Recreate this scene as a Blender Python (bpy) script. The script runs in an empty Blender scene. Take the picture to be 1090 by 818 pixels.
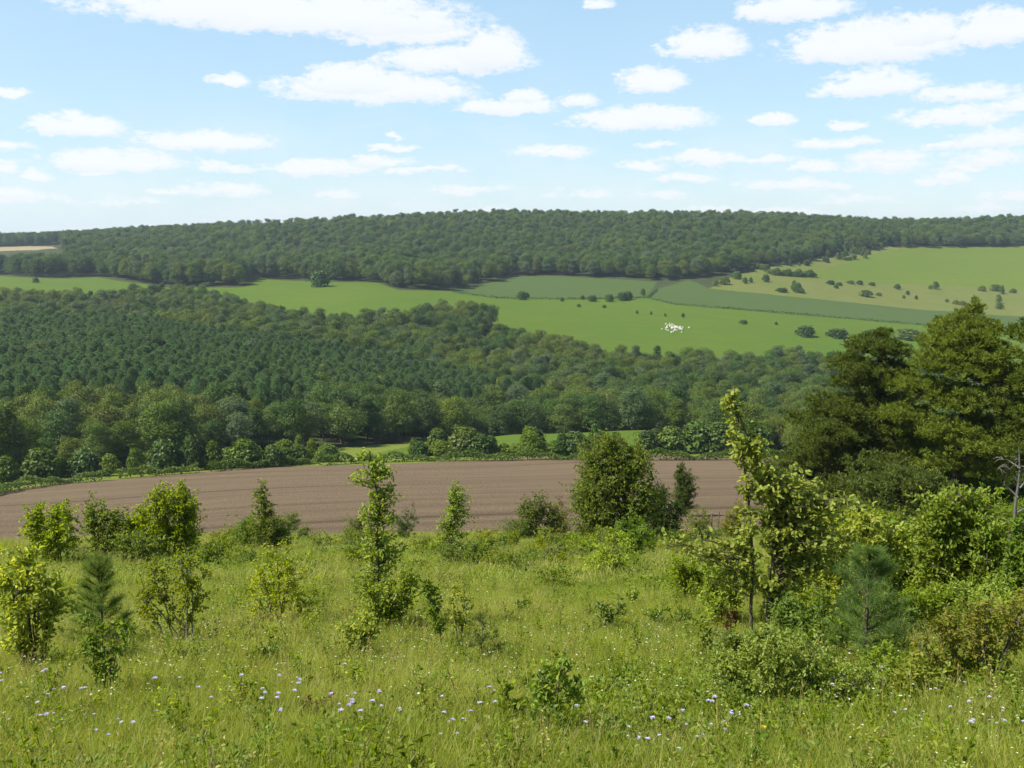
import bpy, math, random
import numpy as np
R = math.radians
SC = bpy.context.scene
COL = SC.collection
rng = np.random.default_rng(7)

# ------------------------------------------------------------------ camera geometry
F = 1050.0; CX, CY = 545.0, 409.0; P = R(8.6); CP, SP = math.cos(P), math.sin(P)
def project(x, y, z):
    f = np.maximum(y*CP - z*SP, 1e-3); u = y*SP + z*CP
    return CX + F*x/f, CY - F*u/f
def ray(px, py):
    a = (px-CX)/F; b = (CY-py)/F
    return np.array([a, CP + b*SP, -SP + b*CP])
cam = bpy.data.cameras.new("camera"); camo = bpy.data.objects.new("camera", cam); COL.objects.link(camo)
cam.sensor_fit = 'HORIZONTAL'; cam.angle = 2*math.atan(545/F); cam.clip_start = 0.05; cam.clip_end = 12000
camo.rotation_euler = (math.pi/2 - P, 0, 0); SC.camera = camo

# ------------------------------------------------------------------ terrain
PLANE = lambda y: -1.65 - 0.286*y
ctrl = []
def cg(px, py, y, h=0.0):
    d = ray(px, py); t = y/d[1]; ctrl.append((d[0]*t, y, d[2]*t - h))
for u in (-.75, -.4, 0, .4, .75):
    for y in (30, 38, 46, 54):
        ctrl.append((u*y, y, PLANE(y)))
for pts in (
 [(0,583,64),(270,571,64),(545,565,64),(820,563,64),(1090,563,64)],
 [(0,551,95),(270,529,108),(545,521,112),(820,520,112),(1090,520,112)],
 [(0,526,150),(270,499,186),(545,490,200),(820,490,204),(1090,490,204)],
 [(0,508,172),(270,486,215),(545,479,216),(700,479,216),(1090,480,225)],
 [(545,462,255),(700,458,262),(420,474,245),(1090,466,262)],
 [(545,430,292,14),(545,400,360,14),(545,373,450,14),(545,353,515,14),(545,345,600),(545,320,700),(545,303,780),(545,297,812),(545,271,890,16),(545,250,1000,16),(545,227,1150,16)],
 [(270,402,238,16),(270,370,330,13),(270,345,430,13),(270,326,520,13),(270,316,600,12),(270,302,715),(270,297,750),(270,270,850,16),(270,240,1100,16)],
 [(400,316,660),(400,301,742),(400,268,850,16),(400,232,1130,16)],
 [(0,432,195,15),(0,392,270,13),(0,352,380,13),(0,327,480,13),(0,311,580,12),(0,301,680),(0,295,722),(0,274,850,15),(30,268,1010),(30,263,1220),(0,248,1500,16)],
 [(820,440,295,14),(820,402,400,14),(820,373,510,14),(820,365,600),(820,335,700),(820,310,800),(820,290,880),(820,283,912),(820,251,1000,16),(820,229,1150,16)],
 [(1090,440,300,14),(1090,405,410,14),(1090,387,520,14),(1090,375,620),(1090,350,720),(1090,335,790),(1090,305,950),(1090,267,1150),(1090,231,1300,16)],
 [(950,264,1080),(950,236,1220,16),(950,303,920),(950,345,700)],
):
    for q in pts:
        cg(*q)
        if q[0] == 0: cg(-330, *q[1:])
        if q[0] == 1090: cg(1420, *q[1:])
for px in (-330, 0, 270, 545, 820, 1090, 1420):
    cg(px, 248, 1800, 16); cg(px, 251, 4200, 0)
ctrl = np.array(ctrl)
def feat(x, y):
    return np.stack([np.clip(x/y, -.8, .8)*1.6, np.log(y)], -1)
def _k(d2): return 0.5*d2*np.log(d2 + 1e-9)
_c = feat(ctrl[:, 0], ctrl[:, 1]); _v = ctrl[:, 2]/ctrl[:, 1]; _n = len(_c)
_A = _k(((_c[:, None]-_c[None])**2).sum(-1)) + np.eye(_n)*0.002
_Pm = np.concatenate([np.ones((_n, 1)), _c], 1)
_W = np.linalg.solve(np.block([[_A, _Pm], [_Pm.T, np.zeros((3, 3))]]), np.concatenate([_v, np.zeros(3)]))
def wob(x, y, s, seed):
    o = 0
    for i in range(4):
        a = seed*1.7 + i*2.1
        o = o + np.sin((x*math.cos(a) + y*math.sin(a))/s*(1+.37*i) + seed*5 + i*1.3)
    return o/4
def T(x, y):
    x = np.asarray(x, float); y = np.asarray(y, float)
    sh = np.broadcast(x, y).shape
    x = np.broadcast_to(x, sh).ravel(); y = np.broadcast_to(y, sh).ravel()
    yy = np.maximum(y, 25.0); out = np.empty(len(x))
    for i in range(0, len(x), 60000):
        c = feat(x[i:i+60000], yy[i:i+60000])
        d2 = ((c[:, None]-_c[None])**2).sum(-1)
        out[i:i+60000] = _k(d2) @ _W[:_n] + _W[_n] + c @ _W[_n+1:]
    z = out*yy
    b = np.clip((y-30)/20, 0, 1); b = b*b*(3-2*b)
    pl = PLANE(y) + .05*wob(x, y, .9, 1) + .14*wob(x, y, 3.5, 2)*np.clip((y-4)/10, 0, 1)
    return (pl*(1-b) + z*b).reshape(sh)
_yr = np.geomspace(3.0, 2500, 5000)
def hit(px, py, ymin=3.0):
    d = ray(px, py); y = _yr[_yr >= ymin]; t = y/d[1]
    g = T(d[0]*t, y) - d[2]*t
    i = np.argmax(g > 0)
    return np.array([d[0]*t[i], y[i], d[2]*t[i]])
def inpoly(px, py, poly):
    poly = np.array(poly, float); ins = np.zeros(np.shape(px), bool)
    x0, y0 = poly[:, 0], poly[:, 1]; x1, y1 = np.roll(x0, -1), np.roll(y0, -1)
    for a, b, c, d in zip(x0, y0, x1, y1):
        if b == d: continue
        ins ^= ((b > py) != (d > py)) & (px < (c-a)*(py-b)/(d-b) + a)
    return ins

# ------------------------------------------------------------------ mesh helpers
def mk(name, V, Q=None, T3=None, mats=(), mi=None, smooth=False):
    me = bpy.data.meshes.new(name)
    V = np.asarray(V, np.float32)
    Q = np.zeros((0, 4), np.int32) if Q is None else np.asarray(Q, np.int32)
    T3 = np.zeros((0, 3), np.int32) if T3 is None else np.asarray(T3, np.int32)
    me.vertices.add(len(V)); me.vertices.foreach_set("co", V.ravel())
    me.loops.add(Q.size + T3.size)
    me.loops.foreach_set("vertex_index", np.concatenate([Q.ravel(), T3.ravel()]))
    n = len(Q) + len(T3); me.polygons.add(n)
    me.polygons.foreach_set("loop_start", np.concatenate([np.arange(len(Q))*4, Q.size + np.arange(len(T3))*3]).astype(np.int32))
    for m in mats: me.materials.append(m)
    if mi is not None: me.polygons.foreach_set("material_index", np.asarray(mi, np.int32))
    if smooth: me.polygons.foreach_set("use_smooth", np.ones(n, bool))
    me.update(); me.validate()
    return me
def link(name, me, parent=None, loc=None):
    o = bpy.data.objects.new(name, me); COL.objects.link(o)
    if parent: o.parent = parent
    if loc is not None: o.location = loc
    return o
def tag(o, label=None, cat=None, group=None, kind=None):
    if label: o['label'] = label
    if cat: o['category'] = cat
    if group: o['group'] = group
    if kind: o['kind'] = kind
    return o
class Acc:
    def __init__(s): s.V = []; s.Q = []; s.M = []; s.n = 0
    def add(s, V, Q, m=0):
        s.V.append(V); s.Q.append(np.asarray(Q) + s.n); s.M.append(np.full(len(Q), m)); s.n += len(V)
    def mesh(s, name, mats, smooth=False):
        return mk(name, np.concatenate(s.V), np.concatenate(s.Q), None, mats, np.concatenate(s.M), smooth)
def unit(v): return v/np.maximum(np.linalg.norm(v, axis=-1, keepdims=True), 1e-9)
def tube(path, r, k=5):
    path = np.asarray(path, float); n = len(path); r = np.broadcast_to(r, n)
    t = unit(np.gradient(path, axis=0))
    ref = np.where(np.abs(t[:, 2:3]) > .9, [[1., 0, 0]], [[0, 0, 1.]])
    a = unit(np.cross(t, ref)); b = np.cross(t, a)
    th = np.arange(k)/k*2*math.pi
    V = (path[:, None] + r[:, None, None]*(np.cos(th)[None, :, None]*a[:, None] + np.sin(th)[None, :, None]*b[:, None])).reshape(-1, 3)
    i = np.arange(n-1)[:, None]*k; j = np.arange(k)[None]; j2 = (j+1) % k
    return V, np.stack([i+j, i+j2, i+k+j2, i+k+j], -1).reshape(-1, 4)
def leaves(Pn, D, N, L, W, g):
    n = len(Pn); D = unit(D); S = unit(np.cross(D, N)); N = np.cross(S, D)
    L = (L*g.uniform(.65, 1.2, n))[:, None]; W = (W*g.uniform(.7, 1.15, n))[:, None]; f = g.uniform(.05, .3, n)[:, None]
    Tp = Pn + D*L - N*L*g.uniform(0, .25, n)[:, None]
    V = np.stack([Pn, Pn+D*L*.28+S*W*.46+N*W*f, Pn+D*L*.72+S*W*.4+N*W*f, Tp, Pn+D*L*.72-S*W*.4+N*W*f, Pn+D*L*.28-S*W*.46+N*W*f], 1).reshape(-1, 3)
    i = np.arange(n)[:, None]*6
    return V, np.concatenate([i+[[0, 1, 2, 3]], i+[[0, 3, 4, 5]]], 1).reshape(-1, 4)
def blades(Pn, D, S, L, W):
    n = len(Pn); S = unit(S - D*(S*D).sum(-1, keepdims=True)); L = np.broadcast_to(L, n)[:, None]; W = np.broadcast_to(W, n)[:, None]
    V = np.stack([Pn-S*W*.5, Pn+S*W*.5, Pn+D*L+S*W*.12, Pn+D*L-S*W*.12], 1).reshape(-1, 3)
    return V, (np.arange(n)[:, None]*4 + np.arange(4)[None])
def rdir(n, g): return unit(g.normal(size=(n, 3)))

# ------------------------------------------------------------------ materials
class NT:
    def __init__(s, name):
        s.m = bpy.data.materials.new(name); s.m.use_nodes = True; s.t = s.m.node_tree; s.t.nodes.clear()
        s.out = s.n('ShaderNodeOutputMaterial')
    def n(s, ty, ins=None, **kw):
        nd = s.t.nodes.new(ty)
        for k, v in kw.items(): setattr(nd, k, v)
        for k, v in (ins or {}).items():
            if hasattr(v, 'is_output') or isinstance(v, bpy.types.NodeSocket): s.t.links.new(v, nd.inputs[k])
            else: nd.inputs[k].default_value = v
        return nd
    def math(s, op, a, b=0.0, c=0.0): return s.n('ShaderNodeMath', {0: a, 1: b, 2: c}, operation=op).outputs[0]
    def mix(s, f, a, b): 
        nd = s.n('ShaderNodeMix', data_type='RGBA'); 
        for k, v in ((0, f), (6, a), (7, b)):
            if isinstance(v, bpy.types.NodeSocket): s.t.links.new(v, nd.inputs[k])
            else: nd.inputs[k].default_value = v if k == 0 else (*v, 1)
        return nd.outputs[2]
    def noise(s, vec, scale, detail=4, rough=.55, lo=.35, hi=.65):
        nd = s.n('ShaderNodeTexNoise', {'Vector': vec, 'Scale': scale, 'Detail': detail, 'Roughness': rough})
        return s.n('ShaderNodeMapRange', {0: nd.outputs[0], 1: lo, 2: hi}).outputs[0]
def leaf_mat(name, c, tip=None, trans=.38, spread=.35, site=0.0, rough=.5, sscale=.012):
    """leaf blade: varies from leaf to leaf and plant to plant, lets light through"""
    t = NT(name); tip = tip or tuple(min(1, v*k) for v, k in zip(c, (1.7, 1.35, 1.0)))
    isl = t.n('ShaderNodeNewGeometry').outputs['Random Per Island']; oi = t.n('ShaderNodeObjectInfo')
    c1 = t.mix(t.math('POWER', isl, 1.6), c, tip)
    if site:
        nz = t.noise(oi.outputs['Location'], sscale, 3)
        c1 = t.mix(t.math('MULTIPLY', nz, site), c1, tip)
    hs = t.n('ShaderNodeHueSaturation', {'Hue': t.math('MULTIPLY_ADD', oi.outputs['Random'], .02, .488),
             'Saturation': t.math('MULTIPLY_ADD', t.math('FRACT', t.math('MULTIPLY', oi.outputs['Random'], 7.3)), .14, .98),
             'Value': t.math('MULTIPLY_ADD', t.math('FRACT', t.math('MULTIPLY', oi.outputs['Random'], 13.7)), spread*2, 1-spread), 'Color': c1})
    b = t.n('ShaderNodeBsdfPrincipled', {'Base Color': hs.outputs[0], 'Roughness': rough, 'Specular IOR Level': .18})
    tc = t.n('ShaderNodeHueSaturation', {'Hue': .478, 'Saturation': 1.1, 'Value': 1.55, 'Color': hs.outputs[0]})
    tr = t.n('ShaderNodeBsdfTranslucent', {'Color': tc.outputs[0]})
    mx = t.n('ShaderNodeMixShader', {0: trans, 1: b.outputs[0], 2: tr.outputs[0]})
    t.t.links.new(mx.outputs[0], t.out.inputs[0]); return t.m
def bark_mat(name, c, c2, scale=18):
    t = NT(name); co = t.n('ShaderNodeTexCoord').outputs['Object']
    mp = t.n('ShaderNodeMapping', {'Vector': co, 'Scale': (1, 1, .3)}).outputs[0]
    f = t.noise(mp, scale, 5, .65)
    b = t.n('ShaderNodeBsdfPrincipled', {'Base Color': t.mix(f, c, c2), 'Roughness': .9, 'Specular IOR Level': .15})
    bp = t.n('ShaderNodeBump', {'Height': f, 'Strength': .6, 'Distance': .02}); t.t.links.new(bp.outputs[0], b.inputs['Normal'])
    t.t.links.new(b.outputs[0], t.out.inputs[0]); return t.m
def ground_mat(name, cols, scales=(.02, .15, 1.2), bump=.3, bdist=.1, rows=None):
    t = NT(name); co = t.n('ShaderNodeNewGeometry').outputs['Position']
    a = t.noise(co, scales[0], 4); b_ = t.noise(co, scales[1], 5); c = t.noise(co, scales[2], 5, .7)
    col = t.mix(a, cols[0], cols[1]); col = t.mix(t.math('MULTIPLY', b_, .55), col, cols[2]); col = t.mix(t.math('MULTIPLY', c, .5), col, cols[3])
    h = c
    if rows:
        ang, sp, amt, rc = rows
        mp = t.n('ShaderNodeMapping', {'Vector': co, 'Rotation': (0, 0, ang)}).outputs[0]
        wv = t.n('ShaderNodeTexWave', {'Vector': mp, 'Scale': 1/sp*.314, 'Distortion': 1.2, 'Detail': 3, 'Detail Scale': .5}, bands_direction='Y').outputs[1]
        mp2 = t.n('ShaderNodeMapping', {'Vector': mp, 'Scale': (.015, .35, .35)}).outputs[0]
        st = t.noise(mp2, 1.0, 5, .6, .3, .7)
        col = t.mix(t.math('MULTIPLY', wv, amt), col, rc); col = t.mix(t.math('MULTIPLY', st, .7), col, rc)
        if sp < 2:
            w2 = t.n('ShaderNodeTexWave', {'Vector': mp, 'Scale': (.314/52), 'Distortion': .5, 'Detail': 2, 'Detail Scale': .3}, bands_direction='Y').outputs[1]
            col = t.mix(t.math('MULTIPLY', t.math('MULTIPLY', t.math('POWER', w2, 160), st), .9), col, tuple(v*.6 for v in rc))
        h = t.math('ADD', t.math('MULTIPLY', wv, 1.0), c)
    b = t.n('ShaderNodeBsdfPrincipled', {'Base Color': col, 'Roughness': .95, 'Specular IOR Level': .1})
    bp = t.n('ShaderNodeBump', {'Height': h, 'Strength': bump, 'Distance': bdist}); t.t.links.new(bp.outputs[0], b.inputs['Normal'])
    t.t.links.new(b.outputs[0], t.out.inputs[0]); return t.m
def plain_mat(name, c, c2=None, rough=.8, scale=30, trans=0):
    t = NT(name); co = t.n('ShaderNodeTexCoord').outputs['Object']
    col = t.mix(t.noise(co, scale, 3), c, c2 or tuple(v*.75 for v in c))
    b = t.n('ShaderNodeBsdfPrincipled', {'Base Color': col, 'Roughness': rough, 'Specular IOR Level': .2}); o = b.outputs[0]
    if trans:
        tr = t.n('ShaderNodeBsdfTranslucent', {'Color': col}); o = t.n('ShaderNodeMixShader', {0: trans, 1: o, 2: tr.outputs[0]}).outputs[0]
    t.t.links.new(o, t.out.inputs[0]); return t.m

LM = {
 'yellow': leaf_mat('leaf_yellow_green', (.19, .255, .034), (.34, .395, .085), .52, .08),
 'bright': leaf_mat('leaf_bright_green', (.145, .215, .026), (.26, .325, .058), .52, .08),
 'mid': leaf_mat('leaf_mid_green', (.095, .155, .022), (.18, .235, .045), .48, .1),
 'grey': leaf_mat('leaf_grey_green', (.108, .15, .028), (.20, .235, .055), .46, .1),
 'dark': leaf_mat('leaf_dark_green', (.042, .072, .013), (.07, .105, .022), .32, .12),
 'olive': leaf_mat('leaf_olive', (.14, .19, .018), (.25, .275, .038), .5, .08),
 'rust': leaf_mat('leaf_rust', (.13, .185, .02), (.27, .235, .042), .5, .08),
 'red': leaf_mat('leaf_red', (.12, .075, .025), (.18, .08, .035), .34, .1),
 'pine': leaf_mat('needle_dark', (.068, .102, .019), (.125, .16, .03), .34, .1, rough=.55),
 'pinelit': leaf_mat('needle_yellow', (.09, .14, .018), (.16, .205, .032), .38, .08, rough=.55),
 'pineblue': leaf_mat('needle_blue', (.09, .15, .03), (.155, .215, .05), .38, .1, rough=.55),
 'juniper': leaf_mat('needle_juniper', (.065, .10, .024), (.11, .145, .04), .26, .1, rough=.6),
 'grass': leaf_mat('grass_green', (.15, .205, .022), (.285, .312, .066), .48, .18, .7, .5, .28),
 'straw': leaf_mat('grass_straw', (.25, .25, .065), (.38, .35, .13), .38, .2),
 'herb': leaf_mat('herb_green', (.11, .17, .02), (.19, .24, .04), .46, .12),
}
TM = {
 'deep': leaf_mat('canopy_deep_green', (.044, .086, .016), (.072, .12, .024), .25, .2, .4),
 'mid': leaf_mat('canopy_mid_green', (.06, .108, .017), (.105, .145, .024), .28, .2, .5),
 'olive': leaf_mat('canopy_olive', (.078, .118, .018), (.125, .155, .027), .28, .15, .5),
 'grey': leaf_mat('canopy_grey_green', (.07, .112, .04), (.105, .145, .055), .25, .16, .4),
 'pale': leaf_mat('canopy_pale_green', (.085, .135, .022), (.135, .18, .034), .28, .15, .4),
 'pine': leaf_mat('canopy_pine', (.066, .132, .050), (.108, .172, .058), .34, .14, .5),
}
BK = {
 'brown': bark_mat('bark_brown', (.06, .045, .03), (.12, .10, .075)),
 'grey': bark_mat('bark_grey', (.13, .12, .10), (.28, .27, .24)),
 'dark': bark_mat('bark_dark', (.03, .024, .018), (.07, .055, .04)),
 'dead': bark_mat('bark_dead', (.085, .078, .068), (.15, .14, .122)),
}

# ------------------------------------------------------------------ the ground and its fields
rows = np.concatenate([np.linspace(-19, 3, 30)[:-1], np.geomspace(3, 60, 230)[:-1], np.linspace(60, 215, 190)[:-1], np.linspace(215, 540, 110)[:-1],
                       np.linspace(540, 980, 250)[:-1], np.linspace(980, 1350, 100)[:-1], np.geomspace(1350, 4000, 20)])
us = np.concatenate([np.linspace(-1, -.56, 60)[:-1], np.linspace(-.56, .56, 760), np.linspace(.56, 1, 60)[1:]])
NR, NC = len(rows), len(us)
GY = np.repeat(rows[:, None], NC, 1); GX = us[None]*(GY + 20)
GZ = T(GX, GY)
qi = (np.arange(NR-1)[:, None]*NC + np.arange(NC-1)[None])
quads = np.stack([qi, qi+1, qi+NC+1, qi+NC], -1).reshape(-1, 4)
fx, fy, fz = [(a[:-1, :-1]+a[1:, :-1]+a[:-1, 1:]+a[1:, 1:]).ravel()/4 for a in (GX, GY, GZ)]
fpx, fpy = project(fx, fy, fz)
npx = fpx + 2.0*wob(fx, fy, 14, 3); npy = fpy + .5*wob(fx, fy, 11, 4)
far = (fy > 545) & (fy < 1300); reg = np.zeros(len(quads), int)
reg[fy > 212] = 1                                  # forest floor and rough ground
def put(k, poly, lo, hi): reg[inpoly(npx, npy, poly) & (fy > lo) & (fy < hi)] = k
put(6, [(-300,262.5),(55,262.5),(62,264.5),(40,266.5),(0,267.5),(-300,267.5)], 940, 1350)
put(2, [(-300,290),(0,294),(60,297),(105,295.5),(178,306.5),(260,306),(275,297),(330,300),(400,301),(425,309),(480,310),(530,318),(690,318),(722,325),(990,347),(1100,356),(1400,380),(1400,420),(-300,420)], 545, 900)
put(3, [(478,310),(520,302),(545,295),(590,294),(700,300),(693,309),(688,318),(530,318)], 600, 1000)
put(5, [(800,288),(850,279),(900,272),(935,262),(960,262),(1400,262),(1400,352),(1090,338),(990,331),(870,319),(752,308),(775,297)], 640, 1300)
put(4, [(820,288),(872,287),(905,278),(945,268),(965,264),(1400,264),(1400,322),(1090,309),(1000,304),(930,302),(870,297),(835,295)], 640, 1300)
put(3, [(690,318),(700,308),(735,298),(752,307),(870,318.5),(990,330.5),(1090,337.5),(1400,352),(1400,385),(1090,358),(990,346.5),(722,324.5)], 600, 1100)
put(2, [(380,488),(420,478),(470,470),(560,461.5),(640,455.5),(715,456.5),(770,463),(1090,466),(1090,484),(700,483),(560,484)], 205, 275)
lo_ = 57 + 1.2*wob(fx, fy, 5, 6); hi_ = np.interp(fpx, [-300, 0, 270, 545, 820, 1400], [137, 152.5, 188.5, 202.5, 206.5, 206.5])
reg[(fy > lo_) & (fy < hi_) & (fx < .29*fy + 1.5*wob(fx, fy, 6, 2))] = 7
YFX, YFY = [-300, 0, 100, 200, 300, 400, 450, 480, 560, 700, 770, 850, 1090, 1400], [165, 172, 186, 206, 224, 244, 262, 266, 270, 272, 258, 242, 235, 235]
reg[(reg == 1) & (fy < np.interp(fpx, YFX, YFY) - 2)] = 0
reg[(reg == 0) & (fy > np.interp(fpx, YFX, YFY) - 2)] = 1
GM = [
 ground_mat('meadow_turf', [(.12, .155, .017), (.105, .14, .016), (.15, .155, .034), (.075, .095, .013)], (.08, .5, 6)),
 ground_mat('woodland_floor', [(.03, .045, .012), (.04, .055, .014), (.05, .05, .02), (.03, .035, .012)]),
 ground_mat('pasture_grass', [(.055, .114, .003), (.082, .128, .004), (.074, .100, .006), (.057, .097, .004)], (.012, .05, .35), .25, .2, (R(15), 9, .12, (.055, .085, .01))),
 ground_mat('crop_leaves', [(.052, .082, .017), (.058, .086, .018), (.05, .076, .016), (.062, .086, .022)], (.006, .04, .4), .25, .2, (R(12), 6, .18, (.042, .07, .014))),
 ground_mat('upper_grass', [(.085, .135, .007), (.105, .143, .010), (.105, .122, .016), (.08, .112, .010)], (.01, .04, .3), .25, .2, (R(8), 9, .12, (.07, .1, .012))),
 ground_mat('dry_grass', [(.108, .122, .024), (.09, .114, .018), (.13, .128, .036), (.075, .094, .018)], (.012, .06, .3), .25),
 ground_mat('stubble', [(.21, .17, .085), (.23, .19, .10), (.20, .165, .08), (.22, .175, .09)]),
 ground_mat('ploughed_soil', [(.19, .132, .072), (.21, .150, .084), (.165, .115, .062), (.265, .20, .125)], (.03, .3, 3.0), .9, .18, (R(-12), 1.5, .42, (.095, .066, .038))),
]
names = ['ground', 'woodland_floor', 'pasture', 'crop_field', 'upper_field', 'rough_grassland', 'stubble_field', 'ploughed_field']
labs = ['sloping wildflower meadow in the foreground', 'dark ground under the woods', 'bright green pasture on the valley floor and far slope', 'dull green crop strips across the far slope',
        'bright green field at the top right below the ridge wood', 'dry straw coloured rough grassland with scattered bushes', 'small pale stubble field on the far left plateau', 'bare brown ploughed field below the meadow']
GV = np.stack([GX, GY, GZ], -1).reshape(-1, 3)
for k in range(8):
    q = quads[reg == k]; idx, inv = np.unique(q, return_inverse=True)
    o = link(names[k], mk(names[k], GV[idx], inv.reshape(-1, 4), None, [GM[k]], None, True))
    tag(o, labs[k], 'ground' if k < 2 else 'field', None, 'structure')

# ------------------------------------------------------------------ tree prototypes for the woods
def crown_mesh(name, mat, h, w, seed, n=5200, lobes=58, size=.34, lowest=.10):
    g = np.random.default_rng(seed); A = Acc()
    th = g.uniform(0, 2*math.pi, lobes); zz = np.linspace(lowest+.12, .86, lobes) + g.normal(0, .04, lobes)
    prof = np.sin(np.clip((zz-lowest)/(1.02-lowest), 0.05, 1)**.75*math.pi)**.6
    rad = .5*w*prof*g.uniform(.3, .82, lobes)
    C = np.stack([np.cos(th)*rad, np.sin(th)*rad, zz*h], -1); rr = w*(.07 + .13*g.uniform(0, 1, lobes)**1.6)*(.65+.5*prof)
    C = np.concatenate([C, [[0, 0, .80*h], [0, 0, .5*h]]]); rr = np.concatenate([rr, [w*.24, w*.36]])
    k = g.choice(len(C), n, p=rr**2/(rr**2).sum()); d = rdir(n, g); d[:, 2] = np.where(d[:, 2] < -.3, -d[:, 2]*.6, d[:, 2]); d = unit(d)
    Pp = C[k] + d*(rr[k]*(1 + g.normal(0, .17, n)))[:, None]*np.array([1, 1, .85])
    Nn = unit(d + .55*g.normal(size=(n, 3)) + [0, 0, .25]); D = unit(np.cross(Nn, rdir(n, g)))
    V, Q = leaves(Pp - D*size*.5, D, Nn, size, size*.85, g); A.add(V, Q)
    return A.mesh(name, [mat])
def trunk_mesh(name, mat, h, r, seed, limbs=5, top=.7):
    g = np.random.default_rng(seed); A = Acc()
    z = np.linspace(0, top, 7); p = np.stack([.02*h*np.sin(z*5+seed), .02*h*np.cos(z*4+seed)-.02*h*math.cos(seed), z*h], -1); p[0, :2] = 0
    p[:, 2] -= .25*(z == 0)
    A.add(*tube(p, r*np.linspace(1.15, .3, 7), 7))
    for i in range(limbs):
        a = g.uniform(0, 6.28); s = p[2+i % 4]; e = s + np.array([math.cos(a)*.25*h, math.sin(a)*.25*h, g.uniform(.12, .25)*h])
        m = (s+e)/2 + [0, 0, -.02*h]; A.add(*tube([s, m, e], [r*.4, r*.28, r*.1], 5))
    return A.mesh(name, [mat], True)
def conifer_mesh(name, mat, h, w, seed, n=3400):
    g = np.random.default_rng(seed); A = Acc()
    f = g.uniform(0, 1, n)**.8; z = (.14 + .86*f)*h
    rmax = .5*w*np.clip(f*2.4, .3, 1)*(1-f**2.2)**.7*(.93 + .07*np.cos(f*40)) + .12; th = g.uniform(0, 6.28, n)
    rad = rmax*(.86 + .14*np.cos(th*3 + f*9 + seed))*g.uniform(.3, 1.08, n)**.6
    Pp = np.stack([np.cos(th)*rad, np.sin(th)*rad, z], -1)
    D = unit(np.stack([np.cos(th), np.sin(th), g.uniform(.1, .9, n)], -1) + .3*g.normal(size=(n, 3)))
    V, Q = leaves(Pp, D, unit(rdir(n, g)*.6 + [0, 0, 1]), .36, .16, g); A.add(V, Q)
    A.add(*tube([[0, 0, -.2], [0, 0, h*.5], [0, 0, h*.96]], [.16, .1, .02], 6), 1)
    return A.mesh(name, [mat, BK['dark']])
BT = []   # broadleaf kinds: colour word, crown mesh, trunk mesh, height
for i, (cw, mk_, h, w) in enumerate([('dark green', 'deep', 13.5, 9.5), ('mid green', 'mid', 13, 10), ('olive green', 'olive', 12, 9), ('grey green', 'grey', 12.5, 9.5), ('deep green', 'deep', 15, 9), ('leafy green', 'mid', 14.5, 8.5), ('narrow dark green', 'deep', 14, 5.6), ('low spreading', 'mid', 9.5, 10), ('pale green', 'pale', 12, 7.5), ('ragged green', 'grey', 15.5, 7.5)]):
    BT.append((cw, crown_mesh('crown', TM[mk_], h, w, 100+i), trunk_mesh('trunk', BK['brown'], h, .24, 100+i), h))
CT = [conifer_mesh('pine_tree', TM['pine'], (12.2, 11.4, 13)[i], (7.2, 8.0, 6.4)[i], 200+i) for i in range(3)]

# ------------------------------------------------------------------ woods: where the trees stand
def jgrid(y0, y1, s, ulim, seed):
    g = np.random.default_rng(seed); ys = np.arange(y0, y1, s); out = []
    for y in ys:
        x = np.arange(-ulim*y, ulim*y, s); out.append(np.stack([x, np.full(len(x), y)], -1))
    p = np.concatenate(out); return p + g.uniform(-.72*s, .72*s, p.shape)
pt = jgrid(165, 740, 5.4, .66, 11); x, y = pt.T; z = T(x, y)
gx, gy_ = project(x, y, z); tx, ty = project(x, y, z + 12.5)
yf = np.interp(gx, [-300, 0, 100, 200, 300, 400, 450, 480, 560, 700, 770, 850, 1090, 1400], [165, 172, 186, 206, 224, 244, 262, 266, 270, 272, 258, 242, 235, 235])
bnd = np.interp(tx, [-300, 0, 100, 200, 280, 300, 370, 420, 470, 500, 525, 530, 520.5, 570, 620, 680, 760, 830, 900, 1000, 1100][:12] + [570, 620, 680, 760, 830, 900, 1000, 1100],
                [303, 305, 305, 299, 319, 325, 330, 326, 319, 318, 326, 336] + [348, 360, 368, 371, 367, 371, 378, 388])
gap = inpoly(tx, ty, [(455, 352), (520, 336), (560, 350), (500, 356)])
ok = (y > yf) & (ty > bnd + 1.5*wob(x, y, 9, 2)) & (y < np.where((tx > 165) & (tx < 272), 735, 650)) & ~(gap & (y > 520))
pinepoly = [(-300, 336), (0, 334), (150, 336), (230, 349), (350, 364), (470, 388), (545, 404), (520, 414), (400, 408), (280, 412), (150, 402), (60, 402), (0, 412), (-300, 420)]
isp = inpoly(tx + 6*wob(x, y, 20, 5), ty + 3*wob(x, y, 17, 8), pinepoly) & (y > 225)
g = np.random.default_rng(5)
isp &= g.random(len(pt)) > .13; mid = pt[ok & ~isp]; mz = z[ok & ~isp]; keep = g.random(len(mid)) > .12; mid, mz = mid[keep], mz[keep]
pn = jgrid(215, 640, 2.9, .66, 12); px_, py_ = pn.T; pz = T(px_, py_); qx, qy = project(px_, py_, pz + 11.5)
yfp = np.interp(qx, [-300, 0, 300, 600], [225, 228, 250, 300])
sel = inpoly(qx + 6*wob(px_, py_, 20, 5), qy + 3*wob(px_, py_, 17, 8), pinepoly) & (py_ > yfp) & (g.random(len(pn)) > .14)
pines, pnz = pn[sel], pz[sel]
print('mid', len(mid), 'pines', len(pines))
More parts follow.
